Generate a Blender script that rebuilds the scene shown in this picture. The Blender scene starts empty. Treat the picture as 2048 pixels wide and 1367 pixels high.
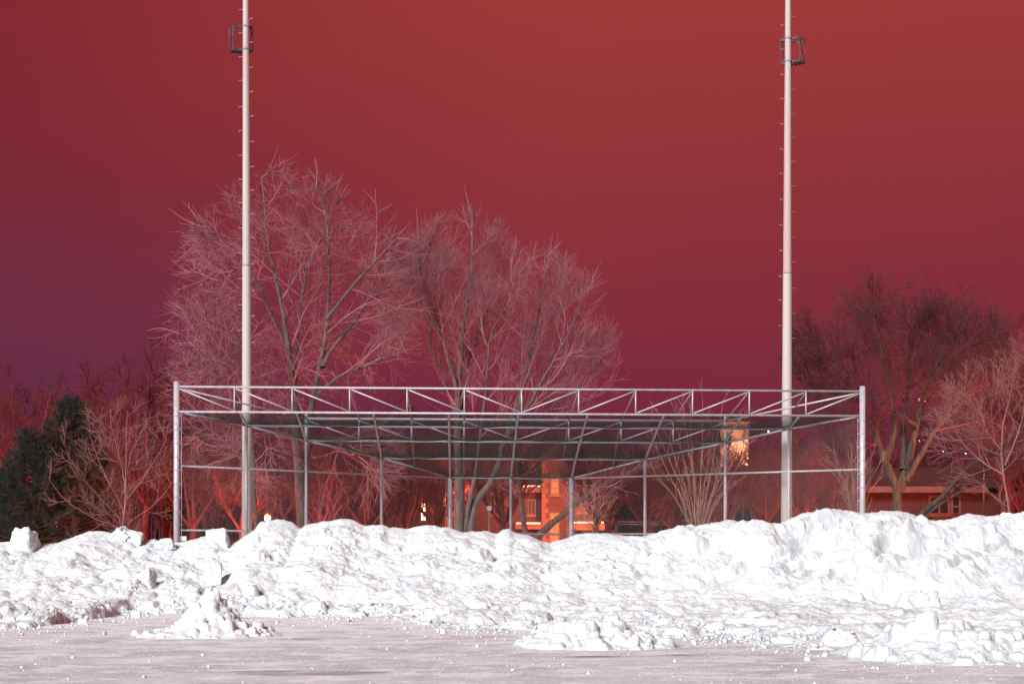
import bpy, bmesh, math, random
import numpy as np
from mathutils import Vector, Matrix

random.seed(7)
rng = np.random.default_rng(7)
C = bpy.context.scene.collection
F = 3500.0            # focal length in photo pixels (2048 wide)
HY = 1100.0           # horizon row in the photo
EYE = 1.35


def at(px, py, d):
    """photo pixel + distance -> real place in the world (camera at 0,0,1.6 looking along +Y)"""
    return Vector(((px - 1024.0) * d / F, d, EYE + (HY - py) * d / F))


def srgb(r, g, b):
    f = lambda c: (c / 255 / 12.92) if c / 255 <= 0.04045 else ((c / 255 + 0.055) / 1.055) ** 2.4
    return (f(r), f(g), f(b), 1.0)


# ------------------------------------------------------------------ noise
def _hash(ix, iy, seed):
    h = (ix.astype(np.int64) * 374761393 + iy.astype(np.int64) * 668265263 + seed * 1442695041) & 0xFFFFFFFF
    h = ((h ^ (h >> 13)) * 1274126177) & 0xFFFFFFFF
    h = h ^ (h >> 16)
    return h


def perlin(x, y, seed=0):
    x = np.asarray(x, float); y = np.asarray(y, float)
    ix = np.floor(x); iy = np.floor(y)
    fx = x - ix; fy = y - iy
    ux = fx * fx * fx * (fx * (fx * 6 - 15) + 10); uy = fy * fy * fy * (fy * (fy * 6 - 15) + 10)

    def g(dx, dy):
        a = _hash(ix + dx, iy + dy, seed) / 4294967295.0 * 6.2831853
        return np.cos(a) * (fx - dx) + np.sin(a) * (fy - dy)
    return ((g(0, 0) * (1 - ux) + g(1, 0) * ux) * (1 - uy) + (g(0, 1) * (1 - ux) + g(1, 1) * ux) * uy) * 1.4


def fbm(x, y, octv=4, seed=0, gain=0.5):
    s = 0; a = 1.0
    for k in range(octv):
        s = s + a * perlin(x * 2 ** k, y * 2 ** k, seed + k * 17); a *= gain
    return s


def sstep(a, b, x):
    t = np.clip((x - a) / (b - a), 0, 1)
    return t * t * (3 - 2 * t)


# ------------------------------------------------------------------ object helpers
def np_mesh(name, verts, faces, smooth=True):
    """verts (N,3), faces (M,k) numpy"""
    me = bpy.data.meshes.new(name)
    verts = np.ascontiguousarray(verts, dtype=np.float32); faces = np.ascontiguousarray(faces, dtype=np.int32)
    M, k = faces.shape
    me.vertices.add(len(verts)); me.vertices.foreach_set('co', verts.ravel())
    me.loops.add(M * k); me.loops.foreach_set('vertex_index', faces.ravel())
    me.polygons.add(M)
    me.polygons.foreach_set('loop_start', np.arange(0, M * k, k, dtype=np.int32))
    try:
        me.polygons.foreach_set('loop_total', np.full(M, k, dtype=np.int32))
    except Exception:
        pass
    if smooth:
        me.polygons.foreach_set('use_smooth', np.ones(M, dtype=bool))
    me.update(calc_edges=True)
    return me


def link(name, me, mat, parent=None):
    o = bpy.data.objects.new(name, me)
    C.objects.link(o)
    if mat is not None:
        me.materials.append(mat)
    if parent is not None:
        o.parent = parent
        o.matrix_parent_inverse = Matrix.Translation(-parent.location) if parent.rotation_euler[2] == 0 else parent.matrix_basis.inverted()
    return o


def tag(o, label=None, cat=None, group=None, kind=None):
    if label: o['label'] = label
    if cat: o['category'] = cat
    if group: o['group'] = group
    if kind: o['kind'] = kind
    return o


def empty(name, loc, label, cat, group=None):
    o = bpy.data.objects.new(name, None); C.objects.link(o)
    o.location = loc; o.empty_display_size = 0.2
    return tag(o, label, cat, group)


class MB:
    """collects boxes, bars, tubes into one mesh"""
    def __init__(self):
        self.bm = bmesh.new()

    def box(self, a, b):
        x0, y0, z0 = [min(a[i], b[i]) for i in range(3)]; x1, y1, z1 = [max(a[i], b[i]) for i in range(3)]
        v = [self.bm.verts.new(p) for p in ((x0, y0, z0), (x1, y0, z0), (x1, y1, z0), (x0, y1, z0), (x0, y0, z1), (x1, y0, z1), (x1, y1, z1), (x0, y1, z1))]
        for f in ((0, 3, 2, 1), (4, 5, 6, 7), (0, 1, 5, 4), (1, 2, 6, 5), (2, 3, 7, 6), (3, 0, 4, 7)):
            self.bm.faces.new([v[i] for i in f])
        return self

    def poly(self, pts):
        self.bm.faces.new([self.bm.verts.new(p) for p in pts]); return self

    def tube(self, p, q, r, r2=None, n=10, caps=True, smooth=True):
        p = Vector(p); q = Vector(q); r2 = r if r2 is None else r2
        t = (q - p).normalized()
        ref = Vector((0, 0, 1)) if abs(t.z) < 0.9 else Vector((0, 1, 0))
        u = t.cross(ref).normalized(); w = t.cross(u)
        A = []; B = []
        for k in range(n):
            a = 2 * math.pi * k / n
            o = u * math.cos(a) + w * math.sin(a)
            A.append(self.bm.verts.new(p + o * r)); B.append(self.bm.verts.new(q + o * r2))
        for k in range(n):
            f = self.bm.faces.new((A[k], A[(k + 1) % n], B[(k + 1) % n], B[k])); f.smooth = smooth
        if caps:
            self.bm.faces.new(A[::-1]); self.bm.faces.new(B)
        return self

    def bar(self, p, q, w, h):
        """rectangular bar p->q"""
        p = Vector(p); q = Vector(q); t = (q - p).normalized()
        ref = Vector((0, 0, 1)) if abs(t.z) < 0.9 else Vector((0, 1, 0))
        u = t.cross(ref).normalized() * w / 2; v = t.cross(u.normalized()) * h / 2
        A = [self.bm.verts.new(p + s) for s in (u + v, u - v, -u - v, -u + v)]
        B = [self.bm.verts.new(q + s) for s in (u + v, u - v, -u - v, -u + v)]
        for k in range(4):
            self.bm.faces.new((A[k], A[(k + 1) % 4], B[(k + 1) % 4], B[k]))
        self.bm.faces.new(A[::-1]); self.bm.faces.new(B)
        return self

    def build(self, name, mat, parent=None, bevel=0):
        bmesh.ops.recalc_face_normals(self.bm, faces=self.bm.faces)
        if bevel:
            bmesh.ops.bevel(self.bm, geom=list(self.bm.edges), offset=bevel, segments=1, affect='EDGES', profile=0.5)
        me = bpy.data.meshes.new(name); self.bm.to_mesh(me); self.bm.free()
        return link(name, me, mat, parent)


# ------------------------------------------------------------------ materials
def mat_new(name):
    m = bpy.data.materials.new(name); m.use_nodes = True
    nt = m.node_tree
    b = nt.nodes['Principled BSDF']
    return m, nt, b


def noise_mat(name, c1, c2, scale=4.0, rough=0.8, bump=0.0, bscale=None, stretch=(1, 1, 1), metal=0.0, detail=5, lo=0.35, hi=0.65, spec=0.3, c3=None, scale3=1.0, lo3=.55, hi3=.7):
    m, nt, b = mat_new(name)
    tc = nt.nodes.new('ShaderNodeTexCoord'); mp = nt.nodes.new('ShaderNodeMapping'); mp.inputs['Scale'].default_value = stretch
    nt.links.new(tc.outputs['Object'], mp.inputs['Vector'])
    n = nt.nodes.new('ShaderNodeTexNoise'); n.inputs['Scale'].default_value = scale; n.inputs['Detail'].default_value = detail; n.inputs['Roughness'].default_value = .6
    nt.links.new(mp.outputs[0], n.inputs['Vector'])
    r = nt.nodes.new('ShaderNodeValToRGB')
    r.color_ramp.elements[0].position = lo; r.color_ramp.elements[0].color = (*c1, 1)
    r.color_ramp.elements[1].position = hi; r.color_ramp.elements[1].color = (*c2, 1)
    nt.links.new(n.outputs['Fac'], r.inputs['Fac'])
    out = r.outputs['Color']
    if c3 is not None:
        n3 = nt.nodes.new('ShaderNodeTexNoise'); n3.inputs['Scale'].default_value = scale3; n3.inputs['Detail'].default_value = 4
        nt.links.new(mp.outputs[0], n3.inputs['Vector'])
        mr = nt.nodes.new('ShaderNodeMapRange'); mr.inputs['From Min'].default_value = lo3; mr.inputs['From Max'].default_value = hi3
        nt.links.new(n3.outputs['Fac'], mr.inputs['Value'])
        mx = nt.nodes.new('ShaderNodeMix'); mx.data_type = 'RGBA'
        nt.links.new(mr.outputs[0], mx.inputs['Factor']); nt.links.new(out, mx.inputs['A']); mx.inputs['B'].default_value = (*c3, 1)
        out = mx.outputs['Result']
    nt.links.new(out, b.inputs['Base Color'])
    b.inputs['Roughness'].default_value = rough; b.inputs['Metallic'].default_value = metal
    b.inputs['Specular IOR Level'].default_value = spec
    if bump:
        nb = nt.nodes.new('ShaderNodeTexNoise'); nb.inputs['Scale'].default_value = bscale or scale * 3; nb.inputs['Detail'].default_value = 6
        nt.links.new(mp.outputs[0], nb.inputs['Vector'])
        bp = nt.nodes.new('ShaderNodeBump'); bp.inputs['Strength'].default_value = 1.0; bp.inputs['Distance'].default_value = bump
        nt.links.new(nb.outputs['Fac'], bp.inputs['Height']); nt.links.new(bp.outputs[0], b.inputs['Normal'])
    return m


def emit_mat(name, col, strength):
    m, nt, b = mat_new(name)
    b.inputs['Base Color'].default_value = (0.8, 0.8, 0.8, 1)
    b.inputs['Emission Color'].default_value = (*col, 1); b.inputs['Emission Strength'].default_value = strength
    return m


def brick_mat(name, c1, c2, mortar, scale=1.0):
    m, nt, b = mat_new(name)
    tc = nt.nodes.new('ShaderNodeTexCoord'); mp = nt.nodes.new('ShaderNodeMapping')
    # facade runs along X: use (x, z)
    sx = nt.nodes.new('ShaderNodeSeparateXYZ'); cx = nt.nodes.new('ShaderNodeCombineXYZ')
    nt.links.new(tc.outputs['Object'], sx.inputs[0])
    ad = nt.nodes.new('ShaderNodeMath'); ad.operation = 'ADD'
    nt.links.new(sx.outputs['X'], ad.inputs[0]); nt.links.new(sx.outputs['Y'], ad.inputs[1])
    nt.links.new(ad.outputs[0], cx.inputs['X']); nt.links.new(sx.outputs['Z'], cx.inputs['Y'])
    br = nt.nodes.new('ShaderNodeTexBrick'); br.inputs['Scale'].default_value = scale
    br.inputs['Brick Width'].default_value = .24; br.inputs['Row Height'].default_value = .085; br.inputs['Mortar Size'].default_value = .012
    br.inputs['Color1'].default_value = (*c1, 1); br.inputs['Color2'].default_value = (*c2, 1); br.inputs['Mortar'].default_value = (*mortar, 1)
    nt.links.new(cx.outputs[0], br.inputs['Vector'])
    n = nt.nodes.new('ShaderNodeTexNoise'); n.inputs['Scale'].default_value = .8; n.inputs['Detail'].default_value = 5
    nt.links.new(tc.outputs['Object'], n.inputs['Vector'])
    mr = nt.nodes.new('ShaderNodeMapRange'); mr.inputs['To Min'].default_value = .55; mr.inputs['To Max'].default_value = 1.35
    nt.links.new(n.outputs['Fac'], mr.inputs['Value'])
    mx = nt.nodes.new('ShaderNodeMix'); mx.data_type = 'RGBA'; mx.blend_type = 'MULTIPLY'; mx.inputs['Factor'].default_value = 1
    nt.links.new(br.outputs['Color'], mx.inputs['A']); nt.links.new(mr.outputs[0], mx.inputs['B'])
    nt.links.new(mx.outputs['Result'], b.inputs['Base Color']); b.inputs['Roughness'].default_value = .9
    return m


def snow_material(name, dirt=True):
    m, nt, b = mat_new(name)
    tc = nt.nodes.new('ShaderNodeTexCoord')
    n = nt.nodes.new('ShaderNodeTexNoise'); n.inputs['Scale'].default_value = 1.1; n.inputs['Detail'].default_value = 8; n.inputs['Roughness'].default_value = .65
    nt.links.new(tc.outputs['Object'], n.inputs['Vector'])
    r = nt.nodes.new('ShaderNodeValToRGB')
    e = r.color_ramp.elements
    e[0].position = .3; e[0].color = (.49, .565, .585, 1); e[1].position = .55; e[1].color = (.585, .67, .69, 1)
    nt.links.new(n.outputs['Fac'], r.inputs['Fac'])
    # a few icy grey-green dirty clumps
    n2 = nt.nodes.new('ShaderNodeTexNoise'); n2.inputs['Scale'].default_value = .55; n2.inputs['Detail'].default_value = 10; n2.inputs['Roughness'].default_value = .7
    nt.links.new(tc.outputs['Object'], n2.inputs['Vector'])
    mr = nt.nodes.new('ShaderNodeMapRange'); mr.inputs['From Min'].default_value = .62; mr.inputs['From Max'].default_value = .75; mr.inputs['To Max'].default_value = .7
    nt.links.new(n2.outputs['Fac'], mr.inputs['Value'])
    mx = nt.nodes.new('ShaderNodeMix'); mx.data_type = 'RGBA'; mx.inputs['B'].default_value = (.40, .43, .39, 1)
    nt.links.new(mr.outputs[0], mx.inputs['Factor']); nt.links.new(r.outputs['Color'], mx.inputs['A'])
    nt.links.new(mx.outputs['Result'], b.inputs['Base Color'])
    b.inputs['Roughness'].default_value = .75; b.inputs['Specular IOR Level'].default_value = .25
    nb = nt.nodes.new('ShaderNodeTexNoise'); nb.inputs['Scale'].default_value = 11; nb.inputs['Detail'].default_value = 10; nb.inputs['Roughness'].default_value = .7
    nt.links.new(tc.outputs['Object'], nb.inputs['Vector'])
    bp = nt.nodes.new('ShaderNodeBump'); bp.inputs['Strength'].default_value = .85; bp.inputs['Distance'].default_value = .045
    nt.links.new(nb.outputs['Fac'], bp.inputs['Height']); nt.links.new(bp.outputs[0], b.inputs['Normal'])
    return m


def ice_material():
    m, nt, b = mat_new('packed_ice')
    tc = nt.nodes.new('ShaderNodeTexCoord')

    def nz(scale, st, det=8, rough=.65):
        mp = nt.nodes.new('ShaderNodeMapping'); mp.inputs['Scale'].default_value = st
        nt.links.new(tc.outputs['Object'], mp.inputs['Vector'])
        n = nt.nodes.new('ShaderNodeTexNoise'); n.inputs['Scale'].default_value = scale; n.inputs['Detail'].default_value = det; n.inputs['Roughness'].default_value = rough
        nt.links.new(mp.outputs[0], n.inputs['Vector'])
        return n.outputs['Fac']
    base = nt.nodes.new('ShaderNodeValToRGB'); e = base.color_ramp.elements
    e[0].position = .38; e[0].color = (.45, .53, .57, 1); e[1].position = .60; e[1].color = (.63, .73, .77, 1)
    nt.links.new(nz(.9, (.5, .8, 1)), base.inputs['Fac'])
    # scraped white streaks of packed snow
    wr = nt.nodes.new('ShaderNodeMapRange'); wr.inputs['From Min'].default_value = .515; wr.inputs['From Max'].default_value = .55; wr.inputs['To Max'].default_value = .9
    sp = nt.nodes.new('ShaderNodeSeparateXYZ'); nt.links.new(tc.outputs['Object'], sp.inputs[0])
    dr = nt.nodes.new('ShaderNodeMapRange'); dr.inputs['From Min'].default_value = 23; dr.inputs['From Max'].default_value = 38; dr.inputs['To Max'].default_value = .11
    nt.links.new(sp.outputs['Y'], dr.inputs['Value'])
    ad = nt.nodes.new('ShaderNodeMath'); ad.operation = 'ADD'
    nt.links.new(nz(1.5, (.8, 1.1, 1), 12, .70), ad.inputs[0]); nt.links.new(dr.outputs[0], ad.inputs[1])
    nt.links.new(ad.outputs[0], wr.inputs['Value'])
    mx = nt.nodes.new('ShaderNodeMix'); mx.data_type = 'RGBA'; mx.inputs['B'].default_value = (.80, .88, .91, 1)
    nt.links.new(wr.outputs[0], mx.inputs['Factor']); nt.links.new(base.outputs[0], mx.inputs['A'])
    # crystals / crumbs
    wr2 = nt.nodes.new('ShaderNodeMapRange'); wr2.inputs['From Min'].default_value = .54; wr2.inputs['From Max'].default_value = .62; wr2.inputs['To Max'].default_value = .7
    nt.links.new(nz(18, (1, .35, 1), 6, .75), wr2.inputs['Value'])
    mx2 = nt.nodes.new('ShaderNodeMix'); mx2.data_type = 'RGBA'; mx2.inputs['B'].default_value = (.80, .87, .90, 1)
    nt.links.new(wr2.outputs[0], mx2.inputs['Factor']); nt.links.new(mx.outputs['Result'], mx2.inputs['A'])
    # medium scraped flecks
    wr4 = nt.nodes.new('ShaderNodeMapRange'); wr4.inputs['From Min'].default_value = .55; wr4.inputs['From Max'].default_value = .59; wr4.inputs['To Max'].default_value = .8
    nt.links.new(nz(5, (.8, .8, 1), 9, .72), wr4.inputs['Value'])
    mx4 = nt.nodes.new('ShaderNodeMix'); mx4.data_type = 'RGBA'; mx4.inputs['B'].default_value = (.82, .90, .93, 1)
    nt.links.new(wr4.outputs[0], mx4.inputs['Factor']); nt.links.new(mx2.outputs['Result'], mx4.inputs['A']); mx2 = mx4
    # wet brown patches
    wr3 = nt.nodes.new('ShaderNodeMapRange'); wr3.inputs['From Min'].default_value = .62; wr3.inputs['From Max'].default_value = .68; wr3.inputs['To Max'].default_value = .75
    nt.links.new(nz(.35, (.6, 1, 1), 9, .6), wr3.inputs['Value'])
    mx3 = nt.nodes.new('ShaderNodeMix'); mx3.data_type = 'RGBA'; mx3.inputs['B'].default_value = (.17, .13, .12, 1)
    nt.links.new(wr3.outputs[0], mx3.inputs['Factor']); nt.links.new(mx2.outputs['Result'], mx3.inputs['A'])
    nt.links.new(mx3.outputs['Result'], b.inputs['Base Color'])
    b.inputs['Roughness'].default_value = .55; b.inputs['Specular IOR Level'].default_value = .3
    bp = nt.nodes.new('ShaderNodeBump'); bp.inputs['Strength'].default_value = .8; bp.inputs['Distance'].default_value = .06
    nt.links.new(nz(7, (.8, 1, 1), 10, .78), bp.inputs['Height']); nt.links.new(bp.outputs[0], b.inputs['Normal'])
    return m


SNOW = snow_material('snow')
ICE = ice_material()
GALV = noise_mat('galvanised_steel', (0.3375, 0.3313, 0.3562), (0.4500, 0.4437, 0.4688), 6, .45, metal=.15, spec=.4)
GALV_DULL = noise_mat('weathered_galvanised_steel', (0.2250, 0.2100, 0.2475), (0.3300, 0.3150, 0.3525), 5, .5, metal=.15, spec=.4)
WIRE = noise_mat('zinc_wire', (0.1161, 0.1127, 0.1196), (0.1571, 0.1538, 0.1607), 3, .5, metal=.1)
GREENWIRE = noise_mat('dark_green_net_cord', (.004, .017, .0155), (.008, .030, .027), 2, .8)
POLE = noise_mat('pink_mottled_pole_paint', (.40, .36, .335), (.36, .33, .31), 2.0, .6, stretch=(5, 5, .35), c3=(.40, .275, .265), scale3=1.1, lo3=.5, hi3=.66)  # pale paint with pink mottling in stretched noise
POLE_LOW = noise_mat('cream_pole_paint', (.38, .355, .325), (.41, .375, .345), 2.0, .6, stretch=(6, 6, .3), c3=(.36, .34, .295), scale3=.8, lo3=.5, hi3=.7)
RUST = noise_mat('rusty_dark_steel', (0.0234, 0.0156, 0.0182), (0.1170, 0.0845, 0.0975), 8, .7, metal=.2)
TWIG = noise_mat('pinkish_grey_twigs', (.205, .078, .098), (.30, .125, .148), 1.2, .8)
TWIG_DARK = noise_mat('dark_twigs', (.055, .015, .020), (.092, .026, .032), 1.0, .85)
TWIG_TAN = noise_mat('tan_twigs', (0.2240, 0.1200, 0.0960), (0.3200, 0.1760, 0.1360), 2, .8)
TWIG_RED = noise_mat('reddish_twigs', (.085, .013, .014), (.135, .022, .022), 1.2, .85)
BARK = noise_mat('grey_brown_bark', (0.0558, 0.0405, 0.0355), (0.1519, 0.1139, 0.1013), 5, .9, bump=.03, stretch=(3, 3, .6))
BARK_DARK = noise_mat('dark_mossy_bark', (0.0224, 0.0196, 0.0140), (0.0770, 0.0518, 0.0392), 3, .9, bump=.03, stretch=(3, 3, .6))
TWIG_FAR = noise_mat('dark_red_far_twigs', (.060, .009, .012), (.095, .014, .018), 1.2, .9)  # dark tone stands in for the floodlight fading with distance
TWIG_ROSE = noise_mat('reddish_tan_twigs', (.17, .07, .065), (.25, .105, .095), 1.5, .8)
NEEDLE = noise_mat('pine_needles', (0.0083, 0.0146, 0.0125), (0.0208, 0.0302, 0.0239), .8, .8)
BRICK = brick_mat('red_brick', (.050, .0065, .0045), (.036, .005, .0035), (.035, .009, .007))  # brick kept very dark: lamp fall-off is put into its colour
STONE = noise_mat('orange_brown_stone', (.085, .028, .018), (.12, .042, .028), 3, .9)  # weaker light out here is put into the stone's tone
TRIM = noise_mat('reddish_trim_paint', (0.0682, 0.0291, 0.0273), (0.1001, 0.0437, 0.0400), 2, .6)
ROOF = noise_mat('asphalt_shingles', (.036, .0065, .0055), (.060, .011, .009), 3, .95, bump=.01)
GLASS = noise_mat('dark_window_glass', (.006, .004, .005), (.014, .009, .011), .6, .35, spec=.25)
CURTAIN = noise_mat('pale_curtain', (.055, .028, .03), (.08, .04, .042), 2, .9, stretch=(8, 8, .3))
WHITE = noise_mat('white_sign_face', (0.5880, 0.5880, 0.5740), (0.6720, 0.6720, 0.6580), 2, .5)
STUCCO = noise_mat('pale_stucco', (.045, .022, .017), (.07, .035, .026), 1.5, .9)  # pale wall, darkened in colour to cut the sun lamp's share
DARKMETAL = noise_mat('dark_post_paint', (.008, .006, .006), (.015, .012, .012), 4, .6)
REDPIPE = noise_mat('red_brown_pipe', (.10, .03, .03), (.14, .045, .045), 4, .6)
WOOD = noise_mat('reddish_deck_wood', (.06, .02, .017), (.085, .028, .022), 3, .8, stretch=(8, 8, 1))

# ------------------------------------------------------------------ world, sun, camera
sc = bpy.context.scene
w = bpy.data.worlds.new('World'); sc.world = w; w.use_nodes = True
nt = w.node_tree
bg = nt.nodes['Background']
tc = nt.nodes.new('ShaderNodeTexCoord'); sx = nt.nodes.new('ShaderNodeSeparateXYZ')
nt.links.new(tc.outputs['Generated'], sx.inputs[0])


def ramp(stops):
    r = nt.nodes.new('ShaderNodeValToRGB'); el = r.color_ramp.elements
    el[0].position = stops[0][0]; el[0].color = srgb(*stops[0][1])
    el[1].position = stops[-1][0]; el[1].color = srgb(*stops[-1][1])
    for p, c in stops[1:-1]:
        k = el.new(p); k.color = srgb(*c)
    return r


# light-polluted overcast: purple low down, red-orange higher up, brighter to the right
RL = ramp([(0, (84, 40, 70)), (.06, (95, 42, 71)), (.115, (108, 46, 70)), (.20, (122, 41, 55)), (.30, (129, 40, 48)), (.6, (128, 42, 46)), (1, (110, 38, 40))])
RR = ramp([(0, (104, 38, 66)), (.06, (113, 40, 65)), (.115, (128, 44, 60)), (.20, (142, 51, 57)), (.30, (160, 59, 57)), (.6, (160, 62, 58)), (1, (126, 46, 44))])
nz = nt.nodes.new('ShaderNodeTexNoise'); nz.inputs['Scale'].default_value = 3.5; nz.inputs['Detail'].default_value = 3
mpw = nt.nodes.new('ShaderNodeMapping'); mpw.inputs['Scale'].default_value = (1, 1, 2.4)
nt.links.new(tc.outputs['Generated'], mpw.inputs['Vector']); nt.links.new(mpw.outputs[0], nz.inputs['Vector'])


def math_n(op, a, bv):
    m = nt.nodes.new('ShaderNodeMath'); m.operation = op
    for i, q in enumerate((a, bv)):
        if isinstance(q, (int, float)): m.inputs[i].default_value = q
        else: nt.links.new(q, m.inputs[i])
    return m.outputs[0]


wob = math_n('MULTIPLY', math_n('SUBTRACT', nz.outputs['Fac'], .5), .06)
zz = math_n('ADD', sx.outputs['Z'], wob)
zz = math_n('MAXIMUM', zz, 0.0)
nt.links.new(zz, RL.inputs['Fac']); nt.links.new(zz, RR.inputs['Fac'])
mr = nt.nodes.new('ShaderNodeMapRange'); mr.interpolation_type = 'SMOOTHSTEP'
mr.inputs['From Min'].default_value = -.32; mr.inputs['From Max'].default_value = .06
nt.links.new(math_n('ADD', sx.outputs['X'], math_n('MULTIPLY', wob, 1.5)), mr.inputs['Value'])
mx = nt.nodes.new('ShaderNodeMix'); mx.data_type = 'RGBA'
nt.links.new(mr.outputs[0], mx.inputs['Factor']); nt.links.new(RL.outputs[0], mx.inputs['A']); nt.links.new(RR.outputs[0], mx.inputs['B'])
nt.links.new(mx.outputs['Result'], bg.inputs['Color']); bg.inputs['Strength'].default_value = 0.707   # exposure +0.5 brings the sky to its photographed brightness

SUN_AZ, SUN_EL = math.radians(27), math.radians(28)     # behind the camera, to the left
sd = bpy.data.lights.new('floodlight_sun', 'SUN'); sd.energy = 4.5; sd.angle = math.radians(20); sd.color = (1.0, .965, .975)
so = bpy.data.objects.new('floodlight_sun', sd); C.objects.link(so)
dirv = Vector((math.sin(SUN_AZ) * math.cos(SUN_EL), math.cos(SUN_AZ) * math.cos(SUN_EL), -math.sin(SUN_EL)))
so.rotation_euler = dirv.to_track_quat('-Z', 'Y').to_euler(); so.location = (-20, -25, 16)

cd = bpy.data.cameras.new('camera'); cam = bpy.data.objects.new('camera', cd); C.objects.link(cam)
cam.location = (0, 0, EYE); cam.rotation_euler = (math.radians(90), 0, 0)
cd.sensor_width = 36; cd.lens = 36 * F / 2048; cd.shift_y = (HY - 683.5) / 2048; cd.clip_end = 6000; cd.clip_start = .5
sc.camera = cam
sc.view_settings.view_transform = 'Standard'; sc.view_settings.look = 'None'; sc.view_settings.exposure = 0.5; sc.view_settings.gamma = 1
try:
    sc.cycles.max_bounces = 10; sc.cycles.diffuse_bounces = 8; sc.cycles.sample_clamp_indirect = 4
except Exception:
    pass

# ------------------------------------------------------------------ ground
def gz(y):
    """park ground behind the fence climbs gently"""
    return 1.7 * float(sstep(54, 82, np.array(y)))


ys = np.array([-200, -60, -10, 10, 20, 30, 40, 48, 52, 55, 58, 62, 66, 70, 74, 78, 82, 90, 110, 160, 300, 800, 3000.])
xs = np.array([-3000, -800, -300, -120, -60, -30, -15, 0, 15, 30, 60, 120, 300, 800, 3000.])
Xg, Yg = np.meshgrid(xs, ys)
lot = (ys <= 52).nonzero()[0]


def grid_faces(ny, nx):
    i = np.arange(ny - 1)[:, None] * nx + np.arange(nx - 1)[None, :]
    return np.stack([i, i + 1, i + nx + 1, i + nx], -1).reshape(-1, 4)


zg = 1.7 * sstep(54, 82, Yg)
n1 = len(lot)
g = link('ground', np_mesh('ground', np.stack([Xg[:n1], Yg[:n1], 0 * Xg[:n1]], -1).reshape(-1, 3), grid_faces(n1, len(xs))), ICE)
tag(g, kind='structure')
sf = link('snow_field', np_mesh('snow_field', np.stack([Xg[n1 - 1:], Yg[n1 - 1:], zg[n1 - 1:] + .0], -1).reshape(-1, 3), grid_faces(len(ys) - n1 + 1, len(xs))), SNOW)
tag(sf, kind='structure')

# ------------------------------------------------------------------ the ploughed snow bank
CREST = [(-400, 1085), (0, 1084), (45, 1085), (79, 1092), (116, 1083), (150, 1070), (175, 1063), (191, 1062), (225, 1066), (273, 1074), (284, 1083), (308, 1077), (331, 1086), (359, 1084), (376, 1080), (410, 1072), (440, 1074), (460, 1084), (478, 1080), (508, 1062), (520, 1044), (540, 1039), (566, 1039), (588, 1046), (600, 1055), (615, 1047), (683, 1035), (701, 1039), (729, 1052), (766, 1049), (780, 1056), (817, 1059), (855, 1049), (896, 1054), (923, 1064), (968, 1061), (995, 1068), (1006, 1058), (1018, 1056), (1029, 1064), (1060, 1070), (1087, 1083), (1101, 1085), (1122, 1078), (1156, 1068), (1190, 1066), (1258, 1073), (1299, 1070), (1350, 1054), (1375, 1048), (1392, 1053), (1433, 1046), (1509, 1041), (1560, 1051), (1584, 1038), (1615, 1024), (1680, 1019), (1731, 1024), (1758, 1020), (1816, 1022), (1854, 1036), (1895, 1038), (1939, 1029), (1963, 1036), (2000, 1034), (2048, 1032), (2400, 1030)]
FOOT = [(-400, 1255), (0, 1254), (90, 1254), (150, 1242), (220, 1232), (300, 1226), (480, 1230), (700, 1235), (820, 1240), (870, 1252), (958, 1257), (1036, 1256), (1100, 1262), (1230, 1262), (1330, 1268), (1400, 1275), (1450, 1279), (1587, 1290), (1740, 1294), (1850, 1300), (2048, 1308), (2400, 1312)]
cpx, cpy = np.array(CREST, float).T
fpx, fpy = np.array(FOOT, float).T
xf = np.arange(-15.6, 15.6, .029)
grow = np.cumsum(.03 * 1.10 ** np.arange(52))
xcol = np.concatenate([(-15.6 - grow)[::-1], xf, xf[-1] + grow])
yrow = np.concatenate([np.arange(20.5, 35, .05), np.arange(35, 45.6, .031), np.arange(45.6, 50.2, .09)])
X, Y = np.meshgrid(xcol, yrow)
px44 = 1024 + X * F / 43.5
dc = 44.0 - 1.6 * sstep(1250, 1700, px44)
crest_y = np.interp(1024 + X * F / dc, cpx, cpy)
hc = EYE + (HY - crest_y) * dc / F
# foot distance per column (solve roughly: use the column's pixel at 37 m)
df = 34.0
for _ in range(6):
    fy_ = np.interp(1024 + X[0] * F / df, fpx, fpy); df = EYE * F / (fy_ - HY)
df = df + .35 * fbm(X[0] * .8, X[0] * 0 + 3.3, 4, 91)
dcol = dc[0]
dfs = np.maximum(dcol - 6.2, df + .05)
df = np.repeat(df[None], len(yrow), 0); dfs = np.repeat(dfs[None], len(yrow), 0)
s = (Y - df) / (dc - df)
rightness = sstep(1120, 1420, px44)
hap = .24 * sstep(.3, 7, dfs - df)
u_ = np.clip((Y - df) / (dfs - df), 0, 1); v_ = np.clip((Y - dfs) / (dc - dfs), 0, 1)
g_left = v_ ** .9 * (1 - .12 * np.sin(v_ * np.pi))
g_right = 1 - (1 - v_) ** 1.3
base = np.where(Y < dfs, hap * u_ ** .7, hap + (hc - hap) * (g_left * (1 - rightness) + g_right * rightness))
back = np.clip((Y - dc) / 3.2, 0, 1)
base = np.where(Y > dc, hc * (1 - sstep(0, 1, back) * .92), base)
inb = sstep(-.02, .12, s)
near_crest = np.exp(-((Y - dc) / 1.0) ** 2)
amp = inb * (1 - .80 * near_crest)
disp = .20 * fbm(X * .55, Y * .7, 3, 5)
disp += .11 * (np.abs(fbm(X * 1.3, Y * 1.5, 3, 11)) - .3)
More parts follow.
